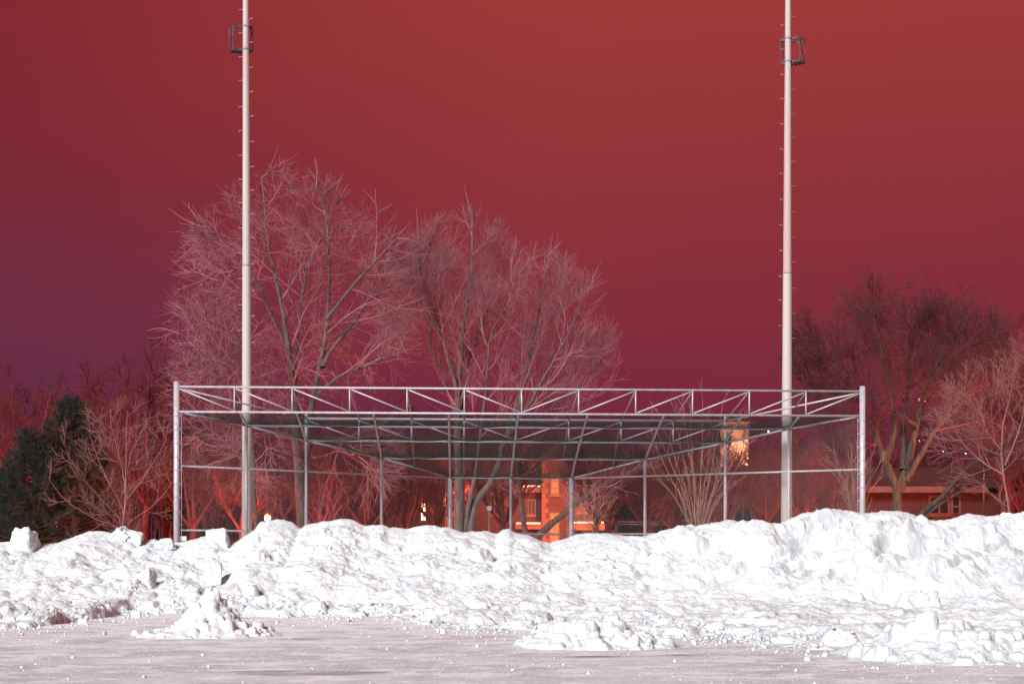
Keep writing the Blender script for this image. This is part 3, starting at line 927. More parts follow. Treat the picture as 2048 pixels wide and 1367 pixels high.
def tubes_np(P, R, sides):
    """P (B,n,3) R (B,n) -> verts, quads"""
    B_n, n = P.shape[:2]
    T = np.gradient(P, axis=1); T /= np.maximum(np.linalg.norm(T, axis=2, keepdims=True), 1e-9)
    mean = T.mean(axis=1); ref = np.where((np.abs(mean[:, 2:3]) < .75), np.array([[0, 0, 1.]]), np.array([[0.6, .8, 0]]))
    A = np.cross(T, ref[:, None, :]); A /= np.maximum(np.linalg.norm(A, axis=2, keepdims=True), 1e-9); Bv = np.cross(T, A)
    ang = 2 * np.pi * np.arange(sides) / sides
    V_ = P[:, :, None, :] + R[:, :, None, None] * (A[:, :, None, :] * np.cos(ang)[None, None, :, None] + Bv[:, :, None, :] * np.sin(ang)[None, None, :, None])
    idx = np.arange(B_n * n * sides).reshape(B_n, n, sides)
    a_ = idx[:, :-1, :]; b_ = np.roll(idx, -1, axis=2)[:, :-1, :]; c_ = np.roll(idx, -1, axis=2)[:, 1:, :]; d_ = idx[:, 1:, :]
    return V_.reshape(-1, 3), np.stack([a_, b_, c_, d_], -1).reshape(-1, 4)


def bare_tree(name, label, stems, levels, env, seed, mtrunk, mtwig, group=None, base=None, cat='tree'):
    """stems: list of (points, r0, r1). levels: dicts. env: list of (centre, radii) ellipsoids that hold the crown"""
    r_ = np.random.default_rng(seed)
    envc = np.array([e[0] for e in env], float); envr = np.array([e[1] for e in env], float)

    def rho(p):
        q = np.linalg.norm((p[:, None, :] - envc[None]) / envr[None], axis=2)
        return q.min(axis=1)
    tv, tf, toff = [], [], 0
    cv, cf, coff = [], [], 0
    cur = []      # list of (P,R) arrays per group
    n0 = 16
    P0 = np.stack([resample(s_[0], n0) for s_ in stems]); R0 = np.stack([s_[1] + (s_[2] * .7 - s_[1]) * np.linspace(0, 1, n0) ** .7 for s_ in stems])
    jit = r_.normal(0, .035, P0.shape); jit[:, 0] = 0; P0 = P0 + np.cumsum(jit, axis=1) * .5
    v, f = tubes_np(P0, R0, 8); tv.append(v); tf.append(f + toff); toff += len(v)
    P, R = P0, R0
    wts = np.array([s_[3] if len(s_) > 3 else 1.0 for s_ in stems])
    starts = np.array([s_[4] if len(s_) > 4 else levels[0].get('start', .3) for s_ in stems])
    for li, lv in enumerate(levels):
        B_n, n = P.shape[:2]
        T = np.gradient(P, axis=1); T /= np.maximum(np.linalg.norm(T, axis=2, keepdims=True), 1e-9)
        m = lv['n']
        st = starts[:, None] if li == 0 else np.full((B_n, 1), lv.get('start', .2))
        fr = st + (1 - st) * ((np.arange(m)[None, :] + r_.random((B_n, m))) / m)
        if li == 0:
            keep = r_.random((B_n, m)) < wts[:, None]
        else:
            keep = r_.random((B_n, m)) < lv.get('keep', .9)
        bi = np.repeat(np.arange(B_n), m).reshape(B_n, m)[keep]; fr = fr[keep]
        fi = np.clip(fr * (n - 1), 0, n - 1.001); i0 = fi.astype(int); w_ = fi - i0
        p = P[bi, i0] * (1 - w_)[:, None] + P[bi, i0 + 1] * w_[:, None]
        t = T[bi, i0]; rp = R[bi, i0] * (1 - w_) + R[bi, i0 + 1] * w_
        q = rho(p); ok = q < 1.02
        bi, fr, p, t, rp, q = bi[ok], fr[ok], p[ok], t[ok], rp[ok], q[ok]
        nb = len(p)
        ang = np.radians(r_.normal(lv['ang'][0], lv['ang'][1], nb))
        rnd = r_.normal(0, 1, (nb, 3)); 
        flat = lv.get('flat', 0)
        pe = rnd - (rnd * t).sum(1, keepdims=True) * t; pe /= np.linalg.norm(pe, axis=1, keepdims=True)
        dr = t * np.cos(ang)[:, None] + pe * np.sin(ang)[:, None]
        L_ = r_.uniform(lv['len'][0], lv['len'][1], nb) * (1 - lv.get('short', .45) * fr) * (1 - .45 * np.clip(q, 0, 1) ** 4)
        rr = np.clip(rp * lv['rr'], lv['rmin'], lv.get('rmax', 1))
        ns = lv['seg']; Pn = np.zeros((nb, ns + 1, 3)); Pn[:, 0] = p
        d_ = dr
        tr = lv['trop']
        wv = lv['wob']
        for k in range(ns):
            trk = tr[0] + (tr[1] - tr[0]) * k / max(ns - 1, 1)
            d_ = d_ + r_.normal(0, wv, (nb, 3)) + np.array([0, 0, trk])
            d_ /= np.linalg.norm(d_, axis=1, keepdims=True)
            Pn[:, k + 1] = Pn[:, k] + d_ * (L_ / ns)[:, None]
        Rn = rr[:, None] * np.linspace(1, lv.get('tip', .35), ns + 1)[None]
        Rn = np.maximum(Rn, lv.get('rtip', .003))
        v, f = tubes_np(Pn, Rn, lv.get('sides', 4))
        if lv.get('trunk'):
            tv.append(v); tf.append(f + toff); toff += len(v)
        else:
            cv.append(v); cf.append(f + coff); coff += len(v)
        P, R = Pn, Rn
    b = Vector(stems[0][0][0]) if base is None else base
    root = empty(name, b, label, cat, group)
    link('trunk', np_mesh('trunk', np.concatenate(tv), np.concatenate(tf)), mtrunk, root)
    link('crown', np_mesh('crown', np.concatenate(cv), np.concatenate(cf)), mtwig, root)
    return root


def st(d, pts, r0, r1, w=1.0, start=.3, dd=0.0, j=None):
    """stem from photo pixels at distance d (dd: metres gained in depth at its end)"""
    n = len(pts)
    P = [np.array(at(x, y, d + dd * k / max(n - 1, 1))) for k, (x, y) in enumerate(pts)]
    if pts[0][1] > 1000:
        g_ = P[0].copy(); g_[2] = gz(d) - .1; P = [g_] + P
    return (P, r0, r1, w, start)


def ell(px, py, d, wx, wy, depth):
    s_ = d / F
    return (np.array(at(px, py, d)), np.array([wx * s_, depth, wy * s_]))


# big spreading tree, left of centre
LV1 = [dict(n=12, ang=(50, 14), len=(2.4, 4.2), rr=.5, rmin=.025, rmax=.07, seg=9, wob=.10, trop=(.05, -.02), trunk=False, tip=.3, short=.4, sides=5),
       dict(n=8, ang=(40, 14), len=(1.3, 2.6), rr=.5, rmin=.013, rmax=.03, seg=7, wob=.10, trop=(-.05, .09), start=.15, sides=4),
       dict(n=6, ang=(34, 12), len=(.8, 1.6), rr=.55, rmin=.0085, rmax=.014, seg=6, wob=.09, trop=(-.03, .08), start=.12, sides=3),
       dict(n=2, ang=(32, 12), len=(.35, .75), rr=.7, rmin=.0065, rmax=.008, seg=3, wob=.12, trop=(0, .08), start=.2, sides=3)]
D1 = 64.0
S1 = [st(D1, [(606, 1060), (600, 950), (590, 860), (592, 800), (578, 665), (569, 611), (538, 483), (528, 350)], .26, .03, 1, .42, -1),
      st(D1, [(614, 900), (618, 830), (629, 775), (651, 665), (656, 556), (647, 428), (622, 370)], .15, .03, 1, .35, .8),
      st(D1, [(645, 735), (658, 706), (702, 658), (739, 592), (790, 520)], .10, .03, 1, .25, 2),
      st(D1, [(651, 640), (720, 560), (785, 490), (825, 440)], .08, .025, 1, .25, 0),
      st(D1, [(575, 700), (556, 655), (505, 549), (453, 494), (391, 440)], .09, .025, 1, .3, -1.5),
      st(D1, [(600, 830), (560, 780), (500, 740), (430, 720)], .09, .03, 1, .2, -2.5),
      st(D1, [(632, 790), (690, 745), (745, 725), (800, 690)], .09, .03, 1, .2, 1.5),
      st(D1, [(585, 760), (600, 650), (610, 540), (660, 420), (700, 380)], .10, .025, 1, .35, 2.5),
      st(D1, [(596, 880), (555, 860), (510, 880), (480, 930)], .07, .02, .9, .2, -2),
      st(D1, [(612, 900), (660, 870), (710, 890), (740, 950)], .07, .02, .9, .2, 1.5)]
bare_tree('bare_tree', 'tall spreading bare tree with pale twigs arching out behind the left light pole', S1, LV1,
          [ell(590, 655, D1, 248, 318, 4.6), ell(620, 860, D1, 190, 200, 4.0)], 11, BARK, TWIG, 'bare trees behind the backstop')
# companion: leaning slim stems left of it
LV1b = [dict(LV1[0], n=10, len=(1.6, 2.8)), LV1[1] | dict(n=7, len=(.9, 1.7)), LV1[2] | dict(n=5), LV1[3] | dict(n=2)]
bare_tree('bare_tree', 'slim bare tree leaning left, its twigs seen left of the left light pole', [
    st(62, [(512, 1058), (503, 860), (483, 713), (457, 603), (420, 530)], .10, .02, 1, .3, -1),
    st(62, [(500, 860), (450, 770), (390, 690), (350, 660)], .06, .02, 1, .25, -1),
    st(62, [(506, 940), (455, 890), (410, 850), (380, 870)], .05, .015, 1, .25, 0)], LV1b, [ell(440, 720, 62, 105, 270, 3.2)], 12, BARK, TWIG, 'bare trees behind the backstop')

# upright tree cluster, centre
LV2 = [dict(n=13, ang=(42, 12), len=(2.0, 3.8), rr=.5, rmin=.022, rmax=.06, seg=8, wob=.09, trop=(.10, .10), tip=.3, short=.45, sides=5),
       dict(n=8, ang=(34, 12), len=(1.1, 2.2), rr=.5, rmin=.012, rmax=.025, seg=6, wob=.10, trop=(.05, .14), start=.15, sides=4),
       dict(n=6, ang=(30, 11), len=(.7, 1.4), rr=.55, rmin=.0085, rmax=.013, seg=4, wob=.11, trop=(.05, .12), start=.12, sides=3),
       dict(n=2, ang=(28, 10), len=(.35, .7), rr=.7, rmin=.0065, rmax=.008, seg=3, wob=.1, trop=(.03, .08), start=.2, sides=3)]
D2 = 67.0
S2 = [st(D2, [(917, 1062), (919, 970), (914, 880), (917, 780), (924, 650), (942, 545), (942, 412)], .26, .03, 1, .38, 0),
      st(D2, [(918, 800), (882, 665), (840, 545), (835, 470)], .11, .025, 1, .3, -1.5),
      st(D2, [(890, 690), (845, 610), (808, 540), (800, 465)], .07, .025, 1, .2, -.5),
      st(D2, [(941, 1062), (951, 997), (985, 960), (1010, 880), (1044, 767), (1065, 680), (1089, 575), (1090, 505)], .20, .03, 1, .4, 1),
      st(D2, [(930, 1062), (960, 900), (978, 770), (987, 665), (1030, 600), (1050, 530)], .13, .025, 1, .4, -1.5),
      st(D2, [(1000, 900), (1060, 810), (1110, 720), (1140, 665), (1170, 575)], .10, .025, 1, .25, 0),
      st(D2, [(1010, 880), (1080, 830), (1150, 780), (1205, 720)], .08, .02, 1, .2, 1.5),
      st(D2, [(921, 860), (939, 700), (980, 600), (1000, 480)], .10, .025, 1, .35, 2),
      st(D2, [(917, 850), (890, 770), (860, 690), (870, 560)], .09, .025, 1, .3, 2)]
bare_tree('bare_tree', 'broad bare tree with thick twin trunks and upright twigs behind the middle of the backstop', S2, LV2,
          [ell(928, 650, D2, 155, 222, 4.0), ell(1080, 740, D2, 165, 245, 4.2), ell(1010, 820, D2, 190, 180, 4)], 21, BARK, TWIG, 'bare trees behind the backstop')
bare_tree('bare_tree', 'bare tree with a thick dark trunk leaning left behind the right thick back-panel post', [
    st(72, [(1070, 1075), (1110, 1040), (1160, 1000), (1230, 955), (1300, 930)], .20, .05, 1, .3, 0),
    st(72, [(1052, 1070), (1046, 1000), (1035, 930), (1020, 860), (990, 800)], .16, .03, 1, .3, 0)], [LV2[0] | dict(n=9, len=(1.2, 2.6)), LV2[1], LV2[2] | dict(n=4), LV2[3] | dict(n=2)],
    [ell(1110, 900, 72, 200, 150, 3)], 22, BARK, TWIG, 'bare trees behind the backstop')

# dark vase-shaped tree at right
LV3 = [dict(n=14, ang=(38, 12), len=(2.4, 4.2), rr=.55, rmin=.03, rmax=.09, seg=8, wob=.13, trop=(.04, .03), tip=.3, short=.4, sides=5),
       dict(n=11, ang=(42, 14), len=(1.3, 2.4), rr=.5, rmin=.015, rmax=.03, seg=7, wob=.15, trop=(.02, .05), start=.15, sides=4),
       dict(n=6, ang=(42, 14), len=(.6, 1.3), rr=.55, rmin=.0085, rmax=.014, seg=5, wob=.16, trop=(.02, .04), start=.12, sides=3),
       dict(n=3, ang=(40, 12), len=(.3, .65), rr=.7, rmin=.0075, rmax=.009, seg=3, wob=.14, trop=(.02, .05), start=.15, sides=3)]
D3 = 72.0
S3 = [st(D3, [(1795, 1021), (1797, 976), (1768, 911), (1753, 858), (1725, 800), (1690, 730), (1640, 670)], .30, .04, 1, .45, -1),
      st(D3, [(1797, 985), (1816, 924), (1832, 858), (1840, 805), (1870, 740), (1900, 660)], .24, .035, 1, .45, 1),
      st(D3, [(1806, 940), (1810, 905), (1808, 845), (1824, 766), (1822, 690), (1850, 620)], .17, .03, 1, .4, 2),
      st(D3, [(1772, 920), (1784, 880), (1792, 847), (1780, 790), (1760, 700), (1740, 610)], .16, .03, 1, .35, 0),
      st(D3, [(1812, 960), (1832, 924), (1863, 871), (1930, 800), (1970, 720)], .16, .03, 1, .35, -1),
      st(D3, [(1735, 815), (1670, 780), (1600, 750), (1555, 730)], .09, .025, 1, .2, 0),
      st(D3, [(1833, 850), (1760, 800), (1690, 780), (1620, 790)], .08, .02, 1, .3, -2),
      st(D3, [(1870, 740), (1940, 690), (1990, 650)], .08, .02, 1, .2, 1)]
bare_tree('bare_tree', 'large dark vase-shaped bare tree with fine twigs right of the right light pole', S3, LV3,
          [ell(1790, 690, D3, 225, 140, 5.0), ell(1800, 800, D3, 240, 140, 4.5)], 31, BARK_DARK, TWIG_DARK, 'bare trees behind the backstop')
bare_tree('bare_tree', 'mossy bare tree leaning far to the right in front of the brick bungalow', [
    st(66, [(1825, 1034), (1860, 1008), (1890, 984), (1924, 937), (1982, 897), (2040, 860)], .17, .06, 1, .4, 0),
    st(66, [(1850, 1030), (1890, 1000), (1930, 974), (1985, 950)], .10, .03, 1, .35, 0)], [LV3[0] | dict(n=8, len=(1.2, 2.4)), LV3[1], LV3[2] | dict(n=4), LV3[3] | dict(n=2)],
    [ell(1960, 900, 66, 130, 110, 2.5)], 32, BARK_DARK, TWIG_DARK, 'bare trees behind the backstop')

# young trees and shrubs with ascending twigs
LVY = [dict(n=15, ang=(54, 8), len=(2.2, 3.5), rr=.5, rmin=.010, rmax=.018, seg=9, wob=.05, trop=(.04, .11), tip=.3, short=.55, sides=4),
       dict(n=8, ang=(38, 9), len=(.6, 1.25), rr=.55, rmin=.009, rmax=.014, seg=6, wob=.06, trop=(.03, .12), start=.2, sides=4),
       dict(n=4, ang=(34, 9), len=(.25, .6), rr=.6, rmin=.0065, rmax=.009, seg=4, wob=.06, trop=(.03, .10), start=.2, sides=3)]
bare_tree('young_bare_tree', 'young tan bare tree lit red beside the dark pine at left', [
    st(56, [(243, 1064), (249, 1000), (248, 930), (252, 870), (254, 820)], .065, .014, 1, .05, 0),
    st(56, [(249, 985), (262, 900), (285, 860), (300, 830)], .035, .012, .8, .15, .4),
    st(56, [(247, 1040), (200, 990), (152, 930), (125, 870)], .026, .009, 1, .12, -.5), st(56, [(247, 1020), (212, 950), (184, 880), (176, 825)], .028, .009, 1, .12, .5),
    st(56, [(249, 1000), (290, 945), (325, 880), (336, 830)], .026, .009, 1, .12, -.4), st(56, [(248, 1045), (300, 1005), (345, 950), (362, 900)], .024, .009, 1, .12, .5),
    st(56, [(246, 1054), (190, 1034), (135, 1000), (100, 955)], .022, .008, 1, .12, .2), st(56, [(249, 960), (232, 900), (222, 850), (220, 815)], .024, .009, 1, .12, 0)], [LVY[0] | dict(n=9, len=(1.0, 2.0)), LVY[1] | dict(n=6, len=(.5, 1.0)), LVY[2]], [ell(235, 955, 56, 150, 165, 2.4)], 41, TWIG_ROSE, TWIG_ROSE, 'young bare trees')
bare_tree('young_bare_tree', 'pinkish young bare tree with many ascending twigs at the right picture edge', [
    st(60, [(2022, 1040), (2009, 960), (2002, 892), (2004, 850), (2018, 800), (2030, 730)], .075, .016, 1, .1, 0),
    st(60, [(2003, 900), (1975, 870), (1955, 810), (1935, 760)], .035, .012, 1, .1, -.6),
    st(60, [(2008, 950), (1960, 920), (1920, 880), (1890, 820)], .035, .012, 1, .1, .5),
    st(60, [(2010, 930), (2040, 860), (2060, 760), (2065, 690)], .04, .012, 1, .15, .5)], [LVY[0] | dict(n=15, len=(1.8, 3.0)), LVY[1] | dict(n=9), LVY[2] | dict(n=5)],
    [ell(2000, 880, 60, 150, 175, 2.6), ell(2060, 800, 60, 110, 150, 2.4)], 42, TWIG_ROSE, TWIG_ROSE, 'young bare trees')


def fan_shrub(px, py, d, n, spread, hpx, label, seed, mat, r0=.022):
    r_ = random.Random(seed); stems = []
    for k in range(n):
        u = (k + r_.random()) / n * 2 - 1
        hh = hpx * r_.uniform(.7, 1.0) * (1 - .25 * u * u)
        x1 = px + u * spread * r_.uniform(.8, 1.1)
        pts = [(px + u * 14, py), (px + u * spread * .35, py - hh * .35), (px + u * spread * .72, py - hh * .7), (x1, py - hh)]
        stems.append(st(d, pts, r0 * r_.uniform(.8, 1.3), .007, 1, .25, r_.uniform(-1.2, 1.2)))
    lv = [dict(n=7, ang=(30, 8), len=(.7, 1.5), rr=.6, rmin=.009, rmax=.014, seg=6, wob=.05, trop=(.03, .08), tip=.4, short=.5, sides=4),
          dict(n=4, ang=(28, 8), len=(.3, .7), rr=.6, rmin=.0065, rmax=.009, seg=4, wob=.06, trop=(.02, .08), start=.2, sides=3)]
    return bare_tree('bare_shrub', label, stems, lv, [ell(px, py - hpx * .45, d, spread * 1.4 + 20, hpx * .75, 2.6)], seed, mat, mat, 'bare shrubs', cat='shrub')


fan_shrub(1398, 1056, 62, 17, 130, 265, 'tall fan-shaped bare shrub behind the right wing of the backstop', 51, TWIG_TAN)
fan_shrub(1712, 1026, 60, 13, 62, 150, 'small bare shrub growing round the right front post', 52, TWIG_TAN, .016)
fan_shrub(425, 1072, 62, 11, 80, 170, 'reddish bare shrub behind the left wing of the backstop', 53, TWIG_RED)
fan_shrub(270, 1072, 62, 15, 85, 170, 'red-lit bare shrub behind the young tan tree', 54, TWIG_RED, .018)
fan_shrub(1180, 1072, 68, 9, 60, 110, 'thin bare shrub in front of the quoined brick house', 55, TWIG_TAN, .012)

# farther trees: one model, copied
def far_tree(seed, h, wd, mat):
    P = lambda x, y, z: np.array([x, y, z], float)
    r_ = random.Random(seed)
    stems = [([P(0, 0, 0), P(.1, 0, h * .25), P(.0, .1, h * .55), P(.2, 0, h * .95)], .22, .03, 1, .25)]
    for k in range(6):
        a_ = k * 1.05 + r_.random()
        c_, s_ = math.cos(a_), math.sin(a_)
        stems.append(([P(0, 0, h * .2), P(c_ * wd * .12, s_ * wd * .12, h * .35), P(c_ * wd * .28, s_ * wd * .28, h * .6), P(c_ * wd * .38, s_ * wd * .38, h * .88)], .12, .03, 1, .25))
    lv = [dict(n=8, ang=(42, 12), len=(1.6, 3.2), rr=.5, rmin=.03, rmax=.06, seg=6, wob=.12, trop=(.06, .08), tip=.4, short=.4, sides=4),
          dict(n=8, ang=(40, 12), len=(.8, 1.8), rr=.5, rmin=.016, rmax=.026, seg=4, wob=.13, trop=(.04, .10), start=.15, sides=3),
          dict(n=6, ang=(36, 12), len=(.4, .9), rr=.55, rmin=.012, rmax=.015, seg=3, wob=.13, trop=(.03, .08), start=.15, sides=3)]
    return bare_tree('bare_tree', 'reddish bare tree in the dark belt of trees far behind', stems, lv, [((0, 0, h * .6), (wd * .5, wd * .5, h * .48))], seed, mat, mat, 'far belt of bare trees', base=Vector((0, 0, 0)))


def copy_tree(o):
    c = o.copy(); C.objects.link(c)
    for ch in list(o.children):
        k = ch.copy(); C.objects.link(k); k.parent = c; k.matrix_parent_inverse = Matrix.Identity(4)
    return c


fa = far_tree(61, 9.0, 7.0, TWIG_FAR)
SPOTS = [(292, 690, 82), (345, 740, 84), (30, 745, 84), (115, 770, 92), (-30, 760, 90), (440, 800, 95), (503, 850, 90), (700, 830, 88), (790, 800, 100), (850, 870, 96), (1000, 850, 104), (1130, 830, 108), (1260, 880, 112), (1330, 890, 118), (1420, 850, 116), (1500, 860, 122), (1580, 840, 106), (1660, 850, 110), (1740, 800, 104), (1850, 820, 110), (1930, 760, 112), (2030, 660, 88), (2080, 720, 100), (640, 900, 84), (560, 930, 100), (380, 880, 100), (470, 930, 79), (590, 960, 80), (615, 900, 90), (665, 950, 79), (720, 910, 84), (760, 950, 81), (805, 890, 88), (890, 920, 87), (1050, 900, 98), (1180, 900, 99), (1225, 930, 96), (1290, 940, 90), (1340, 960, 92), (1420, 940, 95), (1545, 930, 94), (1600, 960, 90), (1640, 920, 96), (690, 1000, 77)]
FL = {(292, 690): 'reddish bare tree rising between the young tan tree and the left front post', (345, 740): 'reddish bare tree right behind the left front post', (30, 745): 'reddish bare tree behind the dark pine at the left picture edge', (115, 770): 'reddish bare tree whose top shows above the dark pine', (2030, 660): 'tall reddish bare tree behind the pinkish young tree at the right picture edge'}
for i, (px, py, d) in enumerate(SPOTS):
    o = fa if i == 0 else copy_tree(fa)
    z0 = gz(d); ht = EYE + (HY - py) * d / F - z0
    o.location = ((px - 1024) * d / F, d, z0)
    sx_ = max(ht / 9.0, .45)
    o.scale = (max(sx_, .7), max(sx_, .7), sx_); o.rotation_euler = (0, 0, i * 1.37)
    o['label'] = FL.get((px, py), 'reddish bare tree in the dark belt of trees far behind')
    if (px, py) in FL: o.pop('group', None)
    else: o['group'] = 'far belt of bare trees'


fb = far_tree(62, 6.5, 5.0, TWIG_RED)
THICK = [(385, 900, 74), (450, 880, 77), (488, 930, 72), (560, 890, 78), (640, 930, 73), (680, 880, 78), (735, 920, 74), (785, 880, 79), (812, 930, 75), (872, 930, 80), (1005, 910, 79), (1195, 905, 81), (1215, 890, 78), (1300, 930, 75), (1355, 900, 80), (1450, 900, 78), (1530, 920, 82), (1600, 890, 80), (1660, 920, 76), (2050, 860, 84), (200, 880, 78), (330, 900, 76)]
for i, (px, py, d) in enumerate(THICK):
    o = fb if i == 0 else copy_tree(fb)
    z0 = gz(d); k_ = (EYE + (HY - py) * d / F - z0) / 6.5
    o.location = ((px - 1024) * d / F, d, z0); o.scale = (max(k_, .8), max(k_, .8), k_); o.rotation_euler = (0, 0, i * 2.1)
    o['label'] = 'small red-brown bare tree in the thicket between backstop and houses'; o['group'] = 'thicket of small bare trees'

# far-off wood: one dark mass of upright twigs
nw = 9000
wx = rng.uniform(-75, 75, nw); wy = rng.uniform(150, 185, nw); wh = rng.uniform(3.0, 7.5, nw) * (1 + .25 * perlin(wx * .15, wy * 0, 8))
t5 = np.linspace(0, 1, 5)
Pw = np.zeros((nw, 5, 3)); Pw[:, :, 0] = wx[:, None] + t5 * rng.normal(0, .9, (nw, 1)) + rng.normal(0, .12, (nw, 5)); Pw[:, :, 1] = wy[:, None] + t5 * rng.normal(0, .8, (nw, 1)); Pw[:, :, 2] = 1.5 + t5 * wh[:, None]
v, f = tubes_np(Pw, np.repeat(np.linspace(.12, .02, 5)[None], nw, 0), 3)
dw = link('distant_wood', np_mesh('distant_wood', v, f), TWIG_FAR)
tag(dw, 'dark far-off wood closing the view behind the houses', 'wood', kind='stuff')

# ------------------------------------------------------------------ pines
def pine(px, py_top, d, wpx, label, seed, n_br=150, rx_=1.0):
    r_ = np.random.default_rng(seed)
    z0 = gz(d); top = EYE + (HY - py_top) * d / F; h = top - z0; wm = wpx * d / F / 2
    x = (px - 1024) * d / F
    root = empty('pine_tree', (x, d, z0), label, 'tree', 'dark pines')
    m = MB(); m.tube((x, d, z0 - .1), (x + .1, d, z0 + h * .5), .17, .11, n=8); m.tube((x + .1, d, z0 + h * .5), (x, d, z0 + h * .97), .11, .03, n=8)
    m.build('trunk', BARK_DARK, root)
    cen = []; dirs = []
    BP, BR = [], []
    for k in range(n_br):
        f_ = r_.uniform(.05, .97) ** .9; z = z0 + h * f_
        R_ = wm * (1 - f_ ** 2.3) * r_.uniform(.5, 1.1) + .22
        a_ = r_.uniform(0, 6.283)
        tip = np.array([x + math.cos(a_) * R_, d + math.sin(a_) * R_ * .9, z + .25 * R_ + r_.normal(0, .15)])
        b_ = np.array([x + .05, d, z]); mid = (b_ + tip) / 2 + np.array([0, 0, -.12 * R_])
        tt = np.linspace(0, 1, 6)[:, None]
        C3 = (1 - tt) ** 2 * b_ + 2 * tt * (1 - tt) * mid + tt ** 2 * tip
        BP.append(C3); BR.append(np.linspace(.035, .008, 6))
        for q in range(10):
            t = r_.uniform(.35, 1.0) ** .7
            c_ = (1 - t) ** 2 * b_ + 2 * t * (1 - t) * mid + t ** 2 * tip + r_.normal(0, .16, 3)
            dv = np.array([math.cos(a_), math.sin(a_), .9]) + r_.normal(0, .45, 3)
            cen.append(c_); dirs.append(dv / np.linalg.norm(dv))
    cen = np.array(cen); dirs = np.array(dirs)
    nn = 34
    N = len(cen)
    c_ = np.repeat(cen, nn, 0); dv = np.repeat(dirs, nn, 0)
    ln = r_.uniform(.10, .19, N * nn)[:, None]
    nd = dv * r_.uniform(.2, 1.1, (N * nn, 1)) + r_.normal(0, .6, (N * nn, 3)); nd /= np.linalg.norm(nd, axis=1, keepdims=True)
    sd_ = np.cross(nd, r_.normal(0, 1, (N * nn, 3))); sd_ /= np.linalg.norm(sd_, axis=1, keepdims=True); sd_ *= .006
    st_ = c_ + dv * r_.uniform(-.10, .12, (N * nn, 1))
    V_ = np.stack([st_ - sd_, st_ + sd_, st_ + nd * ln], 1).reshape(-1, 3)
    link('crown', np_mesh('crown', V_, np.arange(len(V_)).reshape(-1, 3), smooth=False), NEEDLE, root)
    v, f = tubes_np(np.array(BP), np.array(BR), 4)
    link('branches', np_mesh('branches', v, f), BARK_DARK, root)
    return root


pine(142, 800, 70, 205, 'tall dark green pine at left, its ragged top against the purple sky', 71, 260)
pine(66, 868, 69, 215, 'dark green pine left of the tall pine, sloping down to the picture edge', 72, 230)
pine(0, 940, 71, 190, 'low dark pine at the left picture edge', 73, 170)
pine(190, 905, 73, 110, 'dark pine hidden behind the young tan tree', 74, 100)
pine(400, 930, 76, 150, 'dark pine behind the left wing of the backstop', 75, 120)
pine(1268, 985, 80, 90, 'low dark pine standing in for shadow between the quoined house and the tall fan-shaped shrub', 76, 80)  # pine added where there is only house wall in shadow
pine(1620, 905, 92, 130, 'dark pine behind the right light pole', 77, 100)


# ------------------------------------------------------------------ houses
def window(parent, x0, x1, z0, z1, y, mats, mull=1, trans=0, fw=.07, name='window', sill=True):
    """framed window standing 3 cm proud of the wall at y (facing -Y)"""
    m = MB(); yf = y - .05
    m.box((x0, yf, z0), (x0 + fw, y - .002, z1)); m.box((x1 - fw, yf, z0), (x1, y - .002, z1))
    m.box((x0 + fw, yf, z1 - fw), (x1 - fw, y - .002, z1)); m.box((x0 + fw, yf, z0), (x1 - fw, y - .002, z0 + fw))
    for k in range(mull):
        xm = x0 + (x1 - x0) * (k + 1) / (mull + 1); m.box((xm - fw * .35, yf + .008, z0 + fw), (xm + fw * .35, y - .002, z1 - fw))
    for k in range(trans):
        zm = z0 + (z1 - z0) * (k + 1) / (trans + 1); m.box((x0 + fw, yf + .012, zm - fw * .3), (x1 - fw, y - .003, zm + fw * .3))
    if sill: m.box((x0 - .08, y - .12, z0 - .08), (x1 + .08, y - .002, z0 - .003))
    fr_ = m.build(name, mats[0], parent)
    m = MB(); m.box((x0 + fw, y - .02, z0 + fw), (x1 - fw, y - .006, z1 - fw))
    p = m.build('pane', mats[1], fr_)
    return fr_


def subparent_fix(): pass


_orig_link = link


def link(name, me, mat, parent=None):
    o = bpy.data.objects.new(name, me); C.objects.link(o)
    if mat is not None and len(me.materials) == 0: me.materials.append(mat)
    if parent is not None:
        # accumulate plain translations only
        t = Vector((0, 0, 0)); q = parent
        while q is not None:
            t = t + q.location; q = q.parent
        if parent.parent is not None: t = parent.parent.location * 0
        o.parent = parent
        if parent.type == 'EMPTY': o.matrix_parent_inverse = Matrix.Translation(-parent.location)
    return o


def X_(px, d): return (px - 1024) * d / F
def Z_(py, d): return EYE + (HY - py) * d / F


LIT_WIN = emit_mat('lit_window_glow', (1.0, .62, .30), 1.6)
LIT_WIN_HOT = emit_mat('bright_window_glow', (1.0, .62, .33), 6.0)
LIT_DIM = noise_mat('cream_blind', (.12, .075, .035), (.15, .095, .045), 3, .8, stretch=(1, 1, 12))

